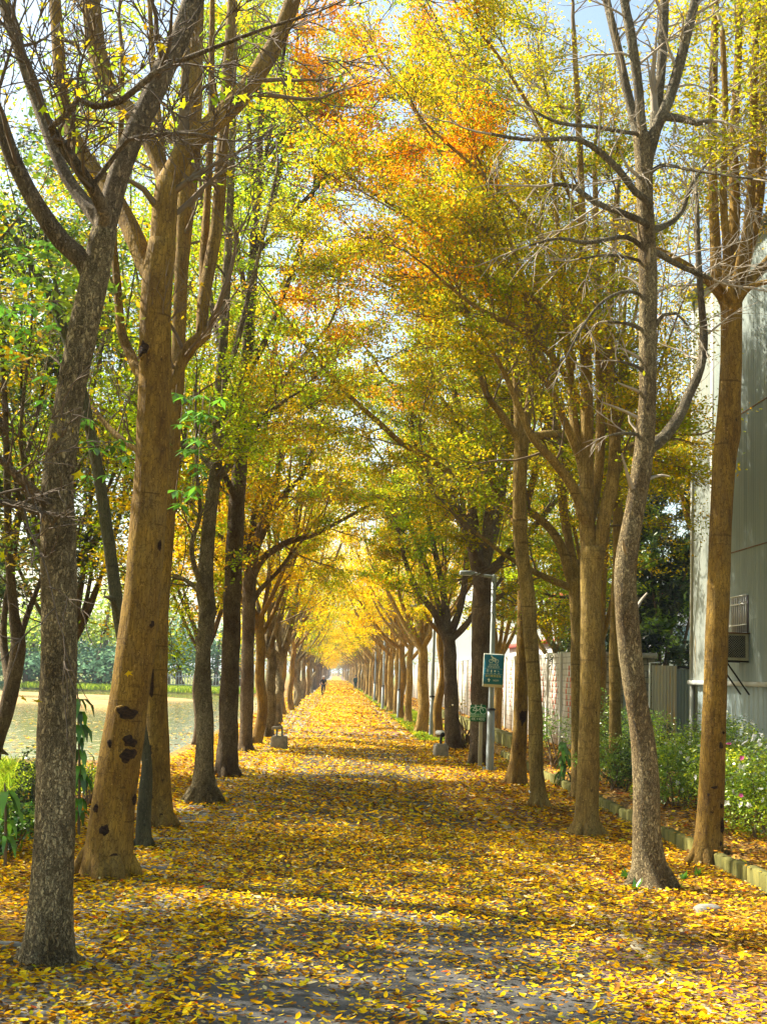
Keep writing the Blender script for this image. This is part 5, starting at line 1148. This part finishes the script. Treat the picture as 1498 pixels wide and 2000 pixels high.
# ================================================================ STREET FURNITURE
M['galv'] = mat('galv', rough=.5, metal=.3, build=lambda n, b: n.links.new(mixc(n, .4, (.25, .28, .27), noise(n, coords(n, (1, 1, .2)), 14, 4).outputs[0], 'OVERLAY'), b.inputs['Base Color']))
M['sign_teal'] = mat('sign_teal', (.0, .15, .25), .4)
M['sign_green'] = mat('sign_green', (.0, .14, .05), .4)
M['sign_rim'] = mat('sign_rim', (.50, .52, .42), .5)
M['ink_white'] = mat('ink_white', (.60, .75, .68), .5)
M['ink_pale'] = mat('ink_pale', (.30, .52, .32), .5)
M['ink_yellow'] = mat('ink_yellow', (.70, .68, .08), .5)
M['wood'] = mat('wood', (.30, .22, .12), .8)
M['tagwhite'] = mat('tagwhite', (.75, .75, .72), .5)
M['lens'] = mat('lens', (.7, .72, .7), .3)

def lamp(px, py, label, first=False):
    g = G(px, py); org = (g[0], g[1], 0); o = empty('street_lamp', org); tag(o, label, 'street lamp', 'street lamps along the right side')
    t = MB(); tube(t, [(0, 0, 0), (0, 0, 1.35)], [.088, .082], 14); t.build('lower_pole', M['galv'], o, True)
    t = MB(); tube(t, [(0, 0, 1.352), (0, 0, 1.39)], [.10, .10], 14); t.build('collar', M['black'], o, True)
    t = MB(); tube(t, [(0, 0, 1.392), (0, 0, 4.38)], [.062, .052], 14); t.build('pole', M['galv'], o, True)
    t = MB(); tube(t, [(.05, 0, 4.33), (-.2, 0, 4.36), (-.46, 0, 4.41)], [.04, .038, .034], 10); t.build('arm', M['galv'], o, True)
    t = MB(); bbox(t, -.78, -.44, -.09, .09, 4.37, 4.46, .02); h = t.build('lamp_head', M['galv'], o)
    t = MB(); box(t, -.75, -.52, -.07, .07, 4.355, 4.367); t.build('lens', M['lens'], h)
    t = MB(); bbox(t, -.05, .05, -.125, -.088, .55, .86, .008); t.build('hatch', M['galv'], o)
    t = MB(); box(t, -.17, .17, -.17, .17, 0, .02)
    for a in (-1, 1):
        for b in (-1, 1): tube(t, [(a*.13, b*.13, 0), (a*.13, b*.13, .10)], [.014, .014], 6)
    t.build('base_plate', M['galv'], o)
    return o, g
L1, lg = lamp(956, 1507, 'nearest grey street lamp, carrying the teal information board')
def copy_thing(src, loc, label):
    o = src.copy(); C.objects.link(o); o.location = loc; o['label'] = label
    for ch in list(src.children):
        c = ch.copy(); C.objects.link(c); c.parent = o
        for g_ in ch.children:
            d = g_.copy(); C.objects.link(d); d.parent = c
    return o
for px, py, lb in ((842, 1441, 'second grey street lamp, behind the right stone block'), (778, 1406, 'third grey street lamp standing in the green verge'), (747, 1387, 'fourth grey street lamp, small beyond the green verge'), (731, 1371, 'fifth and farthest grey street lamp one can make out')):
    g = G(px, py); copy_thing(L1, (g[0], g[1], 0), lb)

def ring(mb, cx_, cz, r, w, y, n=28):
    a = np.linspace(0, 2*np.pi, n, endpoint=False); v = []
    for t in a:
        for q_ in (r-w/2, r+w/2): v.append((cx_+math.cos(t)*q_, y, cz+math.sin(t)*q_))
    mb.add(v, [[2*i, 2*i+1, (2*i+3) % (2*n), (2*i+2) % (2*n)] for i in range(n)])
def bar(mb, x0, z0, x1, z1, w, y):
    d = np.array([x1-x0, z1-z0]); d = d/np.linalg.norm(d); p = np.array([-d[1], d[0]])*w/2
    mb.add([(x0-p[0], y, z0-p[1]), (x1-p[0], y, z1-p[1]), (x1+p[0], y, z1+p[1]), (x0+p[0], y, z0+p[1])], [[0, 1, 2, 3]])
def bike_sign(mb, cx_, cz, s, y, w=.012, flip=1):
    R_ = .30*s
    for k in (-1, 1): ring(mb, cx_+k*.48*s, cz, R_, w, y)
    f = lambda a, b, c, d: bar(mb, cx_+flip*a*s, cz+b*s, cx_+flip*c*s, cz+d*s, w, y-.0004*(1+abs(a)))
    f(-.48, 0, -.22, .48); f(-.48, 0, -.02, -.02); f(-.02, -.02, -.26, .42); f(-.02, -.02, .30, .40); f(-.24, .38, .30, .40); f(.48, 0, .24, .56); f(.24, .56, .36, .60); f(-.34, .50, -.16, .50)
def text_mesh(name, body, size, loc, m, parent, sx=1.0, align='CENTER', bold=0.0):
    cu = bpy.data.curves.new(name, 'FONT'); cu.body = body; cu.size = size; cu.align_x = align; cu.align_y = 'CENTER'; cu.extrude = .0006; cu.offset = bold; cu.resolution_u = 3
    t = bpy.data.objects.new(name, cu); C.objects.link(t)
    bpy.context.view_layer.update(); dg = bpy.context.evaluated_depsgraph_get()
    me = bpy.data.meshes.new_from_object(t.evaluated_get(dg)); bpy.data.objects.remove(t); me.name = name
    me.materials.clear(); me.materials.append(m)
    o = bpy.data.objects.new(name, me); C.objects.link(o); o.parent = parent; o.location = loc; o.rotation_euler = (math.pi/2, 0, 0); o.scale = (sx, 1, 1)
    return o
def rounded(mb, x0, x1, z0, z1, y0, y1, r):
    pts = []
    for cx_, cz, a0 in ((x1-r, z1-r, 0), (x0+r, z1-r, 90), (x0+r, z0+r, 180), (x1-r, z0+r, 270)):
        for k in range(6): a = math.radians(a0+18*k); pts.append((cx_+r*math.cos(a), cz+r*math.sin(a)))
    n = len(pts); v = [(x, y0, z) for x, z in pts]+[(x, y1, z) for x, z in pts]+[((x0+x1)/2, y0, (z0+z1)/2), ((x0+x1)/2, y1, (z0+z1)/2)]
    t = [[2*n, i, (i+1) % n] for i in range(n)]+[[2*n+1, n+(i+1) % n, n+i] for i in range(n)]; q = [[i, n+i, n+(i+1) % n, (i+1) % n] for i in range(n)]
    mb.add(v, q, t)

# teal information board on the first lamp
by = lg[1]-.16; c0 = P(963.5, 1308, by); hw, hh2 = .215, .335
ib = empty('information_board', (c0[0], by, c0[2])); tag(ib, 'teal information board with cyclist symbol and white rim on the lamp post', 'sign'); ib.rotation_euler = (0, math.radians(1.6), math.radians(-6))
t = MB(); rounded(t, -hw-.02, hw+.02, -hh2-.055, hh2+.02, 0, .03, .02); t.build('frame', M['sign_rim'], ib)
t = MB(); rounded(t, -hw, hw, -hh2+.01, hh2, -.004, -.001, .018); pf = t.build('face', M['sign_teal'], ib)
t = MB(); bike_sign(t, 0, .19, .13, -.006, .012, -1); bar(t, -.05, .285, .03, .235, .028, -.0075); ring(t, -.055, .295, .01, .018, -.008, 12); t.build('cyclist_symbol', M['ink_white'], ib)
text_mesh('lettering', '自行車道', .055, (0, -.006, .105), M['ink_white'], ib); text_mesh('lettering', '休憩站指示', .055, (0, -.006, .055), M['ink_white'], ib)
t = MB(); bar(t, -hw+.01, .022, hw-.01, .022, .004, -.006); bar(t, -hw+.01, -.098, hw-.01, -.098, .004, -.006); t.build('rule_line', M['ink_white'], ib)
t = MB()
for x in (-.14, -.11): ring(t, x, -.012, .006, .012, -.006, 10); bar(t, x, -.025, x, -.055, .016, -.006)
bar(t, -.045, -.005, -.045, -.062, .03, -.006); ring(t, .035, -.03, .011, .022, -.006, 14); bar(t, .095, -.02, .125, -.05, .012, -.006)
for x in (-.125, -.045, .035, .12): bar(t, x-.02, -.08, x+.02, -.08, .008, -.006)
t.build('service_symbols', M['ink_white'], ib)
text_mesh('lettering', '自行車休息站', .06, (0, -.006, -.145), M['ink_yellow'], ib)
t = MB(); t.add([(-.12, -.006, -.205), (-.06, -.006, -.235), (-.12+.0, -.006, -.235)], None, [[0, 2, 1]]); t.add([(-.09, -.006, -.195), (-.125, -.006, -.232), (-.055, -.006, -.232)], None, [[0, 1, 2]]); bar(t, -.09, -.23, -.09, -.275, .026, -.0062); t.build('arrow', M['ink_white'], ib)
text_mesh('lettering', '1400M', .06, (.06, -.006, -.24), M['ink_white'], ib, .85)
t = MB(); tube(t, [(-.012, .04, .2), (-.012, .13, .2)], [.01, .01], 6); tube(t, [(-.012, .04, -.2), (-.012, .13, -.2)], [.01, .01], 6); t.build('clamp', M['galv'], ib)

# small green distance sign on its own post
gg = G(937, 1501); gc = P(933.5, 1393, gg[1]-.05)
gs = empty('cycle_route_sign', (gg[0], gg[1], 0)); tag(gs, 'small green cycle route sign reading 4K+400 on a pale post', 'sign')
zc_ = gc[2]; xo = gc[0]-gg[0]
t = MB(); bbox(t, -.045, .045, -.03, .03, 0, zc_+.1, .006); t.build('post', mat('post_pale', (.40, .36, .24), .8), gs)
t = MB(); rounded(t, xo-.185, xo+.185, zc_-.19, zc_+.19, -.048, -.034, .035); t.build('plate', M['sign_green'], gs)
t = MB(); bike_sign(t, xo, zc_+.06, .25, -.0495, .013); t.build('bicycle_symbol', M['ink_white'], gs)
t = MB(); box(t, xo-.183, xo+.183, -.0500, -.0485, zc_-.088, zc_-.012); t.build('band', M['ink_pale'], gs)
text_mesh('lettering', '自行車專用道', .062, (xo, -.051, zc_-.05), M['sign_green'], gs, 1.0)
text_mesh('lettering', '4K+400', .10, (xo, -.0492, zc_-.135), M['ink_white'], gs, .95)

# stone blocks with barrier arms
def barrier(px, py, label, pipe=True, wd_=.44):
    g = G(px, py); o = empty('barrier_block', (g[0], g[1]+.3, 0)); tag(o, label, 'barrier block', 'stone barrier blocks')
    t = MB(); bbox(t, -wd_/2, wd_/2, -.3, .3, 0, .34, .04); t.build('block', M['block'], o)
    if pipe:
        t = MB(); bbox(t, -.03, .03, -.05, .05, .342, .56, .006); t.build('arm_support', M['black'], o)
        t = MB(); tube(t, [(-.06, .55, .60), (.02, -.2, .63)], [.055, .055], 12); t.build('barrier_arm', M['tagwhite'], o, True)
        t = MB(); tube(t, [(.02, -.19, .60), (.035, -.23, .55)], [.06, .05], 10); t.build('arm_end', M['black'], o, True)
    else:
        for s_ in (-1, 1): t = MB(); bbox(t, s_*.07-.025, s_*.07+.025, -.04, .04, .342, .53, .005); t.build('arm_support', M['galv'], o)
        t = MB(); bbox(t, -.14, .14, -.25, .3, .535, .60, .012); a = t.build('barrier_arm', M['block'], o)
        a.rotation_euler = (0, math.radians(-7), 0)
    return o
barrier(544, 1464, 'stone block with a flat grey arm on two short supports, left of the path', False, .44)
barrier(862, 1480, 'stone block with a white pipe arm, right of the path', True, .36)

# tag post, stone, edging strips
g = G(1038, 1578); o = empty('plant_tag', (g[0], g[1], 0)); tag(o, 'small tilted white tag on a wooden peg at the foot of the pale slender tree', 'tag')
t = MB(); bbox(t, -.018, .018, -.015, .015, 0, .26, .003); t.build('peg', M['wood'], o)
t = MB(); t.add([(-.05, -.03, .235), (.05, -.03, .285), (.05, .05, .315), (-.05, .05, .265), (-.05, -.03, .245), (.05, -.03, .295), (.05, .05, .325), (-.05, .05, .275)], BOXQ); t.build('tag_plate', M['tagwhite'], o)
g = G(1387, 1786); r = np.random.RandomState(3); mb = MB(); bbox(mb, -.12, .12, -.09, .09, 0, .07, .03)
o = mb.build('kerb_stone', M['concrete']); o.location = (g[0], g[1]+.09, 0); o.rotation_euler = (0, 0, .2); tag(o, 'single grey stone lying in the leaves at the lower right', 'stone')
for (xa, xb, py, lb) in ((-30, 168, 1852, 'beside the thick grey trunk'), (250, 326, 1700, 'at the foot of the leaning ochre tree'), (300, 372, 1644, 'beside the slender grey-green trunk'), (334, 402, 1610, 'beside the straight ochre trunk')):
    a = G(xa, py); b = G(xb, py+2); mb = MB(); y = a[1]; L_ = b[0]-a[0]; k = 0
    while k*.3 < L_: bbox(mb, k*.3, min(L_, k*.3+.295), -.035, .035, 0, .05, .008); k += 1
    o = mb.build('edging_strip', M['concrete']); o.location = (a[0], y, 0); tag(o, 'low stone edging strip %s' % lb, 'edging', 'tree pit edgings')

# ================================================================ PEOPLE
def skin_obj(name, nodes, edges, m, parent, root=0, sub=2):
    import bmesh
    bm = bmesh.new(); ly = bm.verts.layers.skin.verify(); vs = []
    for i, n in enumerate(nodes):
        v = bm.verts.new(n[0]); v[ly].radius = n[1] if isinstance(n[1], tuple) else (n[1], n[1]); v[ly].use_root = (i == root); vs.append(v)
    for a, b in edges: bm.edges.new((vs[a], vs[b]))
    me = bpy.data.meshes.new(name); bm.to_mesh(me); bm.free(); o = bpy.data.objects.new(name, me); C.objects.link(o); o.parent = parent
    md = o.modifiers.new('skin', 'SKIN'); md.use_smooth_shade = True
    s = o.modifiers.new('sub', 'SUBSURF'); s.levels = sub; s.render_levels = sub
    me.materials.append(m); return o
M['skin'] = mat('skin', (.45, .26, .17), .6); M['jacket'] = mat('jacket', (.010, .011, .018), .8); M['trousers'] = mat('trousers', (.014, .014, .018), .85)
M['helmet'] = mat('helmet', (.75, .75, .72), .3); M['shoe'] = mat('shoe', (.03, .03, .03), .7); M['teal_cloth'] = mat('teal_cloth', (.01, .05, .055), .85); M['hair'] = mat('hair', (.01, .008, .006), .6)
def hand(nodes, edges, root_i, wrist, d, side):
    """palm and five separate curled fingers"""
    w = np.array(wrist); d = norm(d); s = norm(np.cross(d, [0, 0, 1])); dn = np.array([0, 0, -1.])
    nodes.append((tuple(w+d*.05), (.032, .02))); pi = len(nodes)-1; edges.append((root_i, pi))
    for k, off in enumerate((-.03, -.01, .01, .03)):
        L_ = (.03, .036, .034, .028)[k]; b = w+d*.08+s*off
        nodes.append((tuple(b), .010)); i = len(nodes)-1; edges.append((pi, i))
        nodes.append((tuple(b+d*L_+dn*.012), .009)); edges.append((i, i+1)); nodes.append((tuple(b+d*L_*.9+dn*.045), .008)); edges.append((i+1, i+2))
    b = w+d*.03+s*side*-.035; nodes.append((tuple(b), .011)); i = len(nodes)-1; edges.append((pi, i)); nodes.append((tuple(b+d*.035+s*side*-.01+dn*.02), .009)); edges.append((i, i+1))
def head_parts(parent, c, tilt=0, helmet=True):
    c = np.array(c); 
    t = MB(); n = 14
    for z, rx, ry, oy in [(-.115, .03, .04, -.03), (-.09, .055, .065, -.02), (-.04, .068, .085, -.005), (0, .074, .095, 0), (.05, .074, .096, .004), (.09, .060, .080, .01), (.115, .03, .04, .012)]:
        a = np.linspace(0, 2*np.pi, n, endpoint=False); t.v.append(np.stack([c[0]+rx*np.cos(a), c[1]+oy+ry*np.sin(a), np.full(n, c[2]+z)], 1).astype(np.float32)); t.n += n
    i = np.arange(6)[:, None]*n; j = np.arange(n)[None, :]; t.q.append(np.stack([i+j, i+(j+1) % n, i+n+(j+1) % n, i+n+j], -1).reshape(-1, 4)); t.qm.append(np.zeros(6*n, int))
    t.add([c+[0, .012, .118]], None, None); t.add(c+np.array([(-.012, -.09, 0), (.012, -.09, 0), (0, -.12, -.03), (0, -.095, -.035), (0, -.09, .02)]), None, [[0, 2, 4], [4, 2, 1], [0, 3, 2], [2, 3, 1]])
    for s_ in (-1, 1): tube(t, [c+[s_*.07, 0, -.03], c+[s_*.084, .005, .0], c+[s_*.075, .005, .02]], [.01, .013, .008], 6)
    h = t.build('head', M['skin'], parent, True)
    t = MB()
    for s_ in (-1, 1): bbox(t, c[0]+s_*.03-.012, c[0]+s_*.03+.012, c[1]-.098, c[1]-.088, c[2]-.005, c[2]+.008, .002)
    t.build('eyes', M['black'], h)
    t = MB(); bbox(t, c[0]-.022, c[0]+.022, c[1]-.085, c[1]-.078, c[2]-.066, c[2]-.056, .002); t.build('mouth', mat('lips', (.35, .12, .1), .6), h)
    t = MB(); sc = 1.25 if helmet else 1.08
    ringz = [(.015, 1.0), (.05, 1.03), (.09, .9), (.12, .62), (.138, .2)] if helmet else [(.0, 1.0), (.05, 1.02), (.09, .88), (.12, .6), (.13, .2)]
    for z, f in ringz:
        a = np.linspace(0, 2*np.pi, n, endpoint=False); t.v.append(np.stack([c[0]+.078*sc*f*np.cos(a), c[1]+.015+.1*sc*f*np.sin(a), np.full(n, c[2]+z)], 1).astype(np.float32)); t.n += n
    i = np.arange(4)[:, None]*n; t.q.append(np.stack([i+j, i+(j+1) % n, i+n+(j+1) % n, i+n+j], -1).reshape(-1, 4)); t.qm.append(np.zeros(4*n, int))
    t.add([c+[0, .015, .142 if helmet else .133]], None, [[0-n+k, 0-n+(k+1) % n, 0] for k in range(n)])
    t.build('helmet' if helmet else 'hair', M['helmet'] if helmet else M['hair'], parent, True)

cg = G(631, 1361); CG = (cg[0], cg[1], 0)
bk = empty('bicycle', CG); tag(bk, 'black bicycle ridden toward the camera on the left half of the path', 'bicycle')
def wheel(yc_, name):
    t = MB(); n = 28
    a = np.linspace(0, 2*np.pi, n+1); pts = np.stack([np.zeros(n+1), yc_+.33*np.cos(a), .34+.33*np.sin(a)], 1); tube(t, pts, np.full(n+1, .02), 7, cap=False); w = t.build(name, M['black'], bk, True)
    t = MB()
    for k in range(0, n, 2): tube(t, [(0, yc_, .34), tuple(pts[k])], [.003, .003], 3, cap=False)
    tube(t, [(-.04, yc_, .34), (.04, yc_, .34)], [.02, .02], 6); t.build('spokes', M['galv'], w)
wheel(-.52, 'wheel'); wheel(.52, 'wheel')
t = MB(); J = dict(bb=(0, .08, .30), st=(0, .22, .80), ht=(0, -.34, .86), hb=(0, -.38, .70), fw=(0, -.52, .34), rw=(0, .52, .34))
for a, b in (('bb', 'st'), ('st', 'ht'), ('bb', 'hb'), ('ht', 'hb'), ('st', 'rw'), ('bb', 'rw'), ('hb', 'fw')): tube(t, [J[a], J[b]], [.018, .018], 7)
t.build('frame', mat('bike_frame', (.02, .02, .025), .4), bk, True)
t = MB(); tube(t, [(0, -.34, .86), (0, -.36, 1.0)], [.014, .014], 6); tube(t, [(-.27, -.30, 1.0), (-.1, -.38, 1.01), (.1, -.38, 1.01), (.27, -.30, 1.0)], [.014]*4, 6); t.build('handlebar', M['black'], bk, True)
t = MB(); tube(t, [(0, .22, .80), (0, .24, .90)], [.013, .013], 6); bbox(t, -.06, .06, .12, .36, .90, .94, .015); t.build('saddle', M['black'], bk)
for s_, z in ((-1, .16), (1, .44)): t = MB(); bbox(t, s_*.10-.04, s_*.10+.04, .03, .12, z, z+.02, .004); tube(t, [(s_*.04, .08, .30), (s_*.06, .08, z+.01)], [.012, .012], 5); t.build('pedal', M['black'], bk)
cp = empty('person', CG); tag(cp, 'cyclist in black clothes and white helmet riding toward the camera', 'person')
nodes = [((0, .22, 1.0), (.15, .10)), ((0, .12, 1.2), (.14, .10)), ((0, -.02, 1.38), (.17, .10)), ((0, -.06, 1.47), .05), ((0, -.10, 1.54), .045)]; edges = [(0, 1), (1, 2), (2, 3), (3, 4)]
for s_ in (-1, 1):
    b = len(nodes); nodes += [((s_*.17, -.03, 1.40), .05), ((s_*.25, -.14, 1.20), .04), ((s_*.26, -.26, 1.045), .027)]; edges += [(2, b), (b, b+1), (b+1, b+2)]
    hand(nodes, edges, b+2, nodes[b+2][0], (0, -.8, -.2), s_)
    b = len(nodes); kz = .70 if s_ < 0 else .86; fz = .19 if s_ < 0 else .47
    nodes += [((s_*.09, .20, .94), .085), ((s_*.12, -.12 if s_ > 0 else -.02, kz-.06), .06), ((s_*.11, .08, fz+.08), .035), ((s_*.11, .06, fz), .035), ((s_*.11, -.07, fz), .03)]; edges += [(0, b), (b, b+1), (b+1, b+2), (b+2, b+3), (b+3, b+4)]
skin_obj('body', nodes, edges, M['skin'], cp)
jn = [((0, .22, 1.0), (.165, .115)), ((0, .12, 1.2), (.155, .115)), ((0, -.02, 1.38), (.185, .115)), ((0, -.06, 1.46), .065)]; je = [(0, 1), (1, 2), (2, 3)]
tn = [((0, .22, .98), (.165, .12))]; te = []
for s_ in (-1, 1):
    b = len(jn); jn += [((s_*.17, -.03, 1.40), .065), ((s_*.25, -.14, 1.20), .052), ((s_*.26, -.25, 1.06), .038)]; je += [(2, b), (b, b+1), (b+1, b+2)]
    b = len(tn); kz = .70 if s_ < 0 else .86; fz = .19 if s_ < 0 else .47
    tn += [((s_*.09, .20, .94), .10), ((s_*.12, -.12 if s_ > 0 else -.02, kz-.06), .073), ((s_*.11, .08, fz+.08), .05)]; te += [(0, b), (b, b+1), (b+1, b+2)]
skin_obj('jacket', jn, je, M['jacket'], cp); skin_obj('trousers', tn, te, M['trousers'], cp)
for s_ in (-1, 1):
    fz = .19 if s_ < 0 else .47; t = MB(); bbox(t, s_*.11-.045, s_*.11+.045, -.12, .12, fz-.03, fz+.06, .02); t.build('shoe', M['shoe'], cp)
head_parts(cp, (0, -.13, 1.62))

pg_ = G(693, 1347); pp = empty('person', (pg_[0]+.05, pg_[1], 0)); tag(pp, 'tiny distant figure in dark teal clothes standing at the right edge of the path', 'person')
nodes = [((0, 0, .95), (.14, .10)), ((0, 0, 1.15), (.13, .09)), ((0, 0, 1.38), (.17, .10)), ((0, 0, 1.47), .05), ((0, 0, 1.52), .045)]; edges = [(0, 1), (1, 2), (2, 3), (3, 4)]
cl = [((0, 0, .93), (.155, .12)), ((0, 0, 1.15), (.145, .11)), ((0, 0, 1.38), (.185, .115)), ((0, 0, 1.45), .07)]; ce = [(0, 1), (1, 2), (2, 3)]
for s_ in (-1, 1):
    b = len(nodes); nodes += [((s_*.18, 0, 1.40), .05), ((s_*.23, .02, 1.12), .04), ((s_*.24, -.04, .88), .027)]; edges += [(2, b), (b, b+1), (b+1, b+2)]; hand(nodes, edges, b+2, nodes[b+2][0], (0, -.2, -1), s_)
    b = len(nodes); nodes += [((s_*.09, 0, .88), .085), ((s_*.10, -.01, .5), .06), ((s_*.10, 0, .1), .035), ((s_*.10, -.12, .04), .03)]; edges += [(0, b), (b, b+1), (b+1, b+2), (b+2, b+3)]
    b = len(cl); cl += [((s_*.18, 0, 1.40), .065), ((s_*.23, .02, 1.12), .052), ((s_*.24, -.03, .92), .04)]; ce += [(2, b), (b, b+1), (b+1, b+2)]
    b = len(cl); cl += [((s_*.09, 0, .86), .10), ((s_*.10, -.01, .5), .075), ((s_*.10, 0, .12), .06)]; ce += [(0, b), (b, b+1), (b+1, b+2)]
skin_obj('body', nodes, edges, M['skin'], pp); skin_obj('clothes', cl, ce, M['teal_cloth'], pp); head_parts(pp, (0, -.02, 1.63), helmet=False)
for s_ in (-1, 1): t = MB(); bbox(t, s_*.10-.045, s_*.10+.045, -.17, .06, 0, .08, .02); t.build('shoe', M['shoe'], pp)

# ================================================================ FALLEN LEAVES
def nz(x, y, s, seed):
    r = np.random.RandomState(seed); o = 0*x
    for k in range(6): a, b, c = r.uniform(-1, 1, 3); o = o+np.sin((a*x+b*y)*s*(1+k*.5)+c*6)
    return o/6
def fallen(name, label, n, y0, y1, size, seed, tilt, zb=.012):
    r = np.random.RandomState(seed); y = y0+(y1-y0)*r.uniform(0, 1, n)
    xl = np.maximum(-.335*y-1, -5.2); xr = np.minimum(.36*y+1, 6.4); x = xl+(xr-xl)*r.uniform(0, 1, n)
    keep = np.ones(n); on = (x > PXL-.1) & (x < PXR-.25)
    nn = nz(x, y*.6, 2.2, 5)+.7*nz(x, y, 6, 6)
    dens = np.where(on, np.clip((y-11)/6+.38, .34, 1.0)+.36*nn, np.clip(.62+(y-11)/7, .62, .95)+.3*nn)
    e = np.minimum(np.abs(x-PXL), np.abs(x-(PXR-.25))); dens = np.where(on, dens+.45*np.exp(-e/.35), dens)
    dens = np.where(on & (y > 27) & (y < 38), dens*.55, dens)
    dens = np.where((y > 13.5) & (np.abs(x-PXR) < .3), 1.4, dens); dens = np.where((y > 11) & (np.abs(x-PXL) < .3), 1.2, dens)
    for a_, b_ in ((94, 100), (112, 121)): dens = np.where(on & (y > a_) & (y < b_), dens*.3, dens)  # leaves thinned over grey strips; bare bands also stand in for tree shade
    dens = np.where(x < -4.0, dens*.35, dens); dens = np.where(x > KX, dens*.6, dens); dens = np.where((x > KX-.45) & (x < KX), 1.3, dens)
    dens = np.where((x < PONDX+.3) & (y > PONDY0-.8), 0, dens)
    if y0 > 120: dens = np.where((x > PXL-.9) & (x < PXR+.4), .75+.5*nz(x*.3, y*.12, 1.2, 14), 0)
    k = (r.uniform(0, 1, n) < np.clip(dens, .04, 1)) & ~((x > KX-.06) & (x < KX+.1) & (r.uniform(0, 1, n) < .82)); x, y = x[k], y[k]; n = len(x)
    z = np.where((x > KX-.06) & (x < KX+.1), .19, np.where(x > KX+.08, .20, np.where(x > PXR-.45, .02, zb)))+r.uniform(0, 1, n)**2*.03
    az = r.uniform(0, 6.28, n); tl = np.clip(r.normal(0, tilt, n), -.9, .9); rl = np.clip(r.normal(0, tilt, n), -.9, .9)
    L_ = size*r.choice([.4, .7, .95, 1.1, 1.3, 1.6], n, p=[.14, .2, .26, .22, .13, .05])*r.uniform(.9, 1.1, n); Wd = L_*r.uniform(.36, .62, n)
    a = np.stack([np.cos(az)*np.cos(tl), np.sin(az)*np.cos(tl), np.sin(tl)], 1)
    b0 = np.stack([-np.sin(az), np.cos(az), 0*az], 1); up = np.cross(a, b0); b = b0*np.cos(rl)[:, None]+up*np.sin(rl)[:, None]; up = np.cross(a, b)
    c = np.stack([x, y, z+np.abs(np.sin(tl))*L_*.5+np.abs(np.sin(rl))*Wd*.5], 1); cu = (L_*r.uniform(-.08, .22, n))[:, None]
    A, B_ = a*L_[:, None]*.5, b*Wd[:, None]*.5
    v = np.stack([c-A+up*cu*.6, c-A*.25-B_+up*cu*.5, c-A*.25+B_+up*cu*.5, c+A*.45-B_*.72+up*cu*.5, c+A*.45+B_*.72+up*cu*.5, c+A+up*cu*.8, c-A*.3, c+A*.4], 1).reshape(-1, 3)
    q = np.concatenate([np.arange(n)[:, None]*8+np.array(f) for f in ([6, 1, 3, 7], [2, 6, 7, 4])], 0); t = np.concatenate([np.arange(n)[:, None]*8+np.array(f) for f in ([0, 1, 6], [0, 6, 2], [7, 3, 5], [7, 5, 4])], 0)
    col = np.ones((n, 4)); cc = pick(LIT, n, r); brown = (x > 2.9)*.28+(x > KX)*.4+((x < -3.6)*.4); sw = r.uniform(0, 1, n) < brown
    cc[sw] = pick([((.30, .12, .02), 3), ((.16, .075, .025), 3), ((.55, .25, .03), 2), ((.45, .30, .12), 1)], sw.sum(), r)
    col[:, :3] = np.clip(cc*r.uniform(.75, 1.15, (n, 1)), 0, .95)
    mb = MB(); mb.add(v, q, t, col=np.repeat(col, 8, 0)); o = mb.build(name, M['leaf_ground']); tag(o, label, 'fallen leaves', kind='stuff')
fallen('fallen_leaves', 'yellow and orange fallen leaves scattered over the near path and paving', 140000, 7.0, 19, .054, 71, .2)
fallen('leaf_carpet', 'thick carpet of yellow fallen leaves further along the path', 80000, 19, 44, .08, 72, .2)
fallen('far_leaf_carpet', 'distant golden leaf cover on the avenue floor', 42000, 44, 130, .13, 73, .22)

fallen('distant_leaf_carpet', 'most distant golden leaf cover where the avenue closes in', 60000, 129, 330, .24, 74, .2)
# yellow leaves afloat on the pond
r = np.random.RandomState(88); n = 9000; y = PONDY0+.5+r.uniform(0, 1, n)**1.6*70; x = PONDX-.8-r.uniform(0, 1, n)**1.3*30
k = (nz(x, y*.5, .8, 9)+.5*nz(x, y, 3, 10)) > -.05; x, y = x[k], y[k]; n = len(x); az = r.uniform(0, 6.28, n); L_ = r.uniform(.05, .12, n); a = np.stack([np.cos(az), np.sin(az), 0*az], 1)*L_[:, None]; b = np.stack([-np.sin(az), np.cos(az), 0*az], 1)*L_[:, None]*.6
c = np.stack([x, y, 0*x-.128+r.uniform(0, .01, n)], 1); col = np.ones((n, 4)); col[:, :3] = pick(LIT, n, r)
mb = MB(); mb.add(np.stack([c-a, c-b, c+a, c+b], 1).reshape(-1, 3), np.arange(n*4).reshape(-1, 4), col=np.repeat(col, 4, 0)); tag(mb.build('floating_leaves', M['leaf_ground']), 'yellow leaves floating on the pond', 'floating leaves', kind='stuff')

# ================================================================ AIR
mb = MB(); box(mb, -3200, 3200, -400, 4700, -1.0, 24)
hz = mb.build('haze', bpy.data.materials.new('haze')); hm = hz.data.materials[0]; hm.use_nodes = True; n = hm.node_tree
n.nodes.remove(n.nodes['Principled BSDF']); pv = n.nodes.new('ShaderNodeVolumePrincipled'); pv.inputs['Density'].default_value = HAZE; pv.inputs['Color'].default_value = (.80, .90, 1, 1); pv.inputs['Anisotropy'].default_value = .3
n.links.new(pv.outputs[0], n.nodes['Material Output'].inputs['Volume']); tag(hz, 'thin pale blue autumn haze', 'haze', kind='stuff')
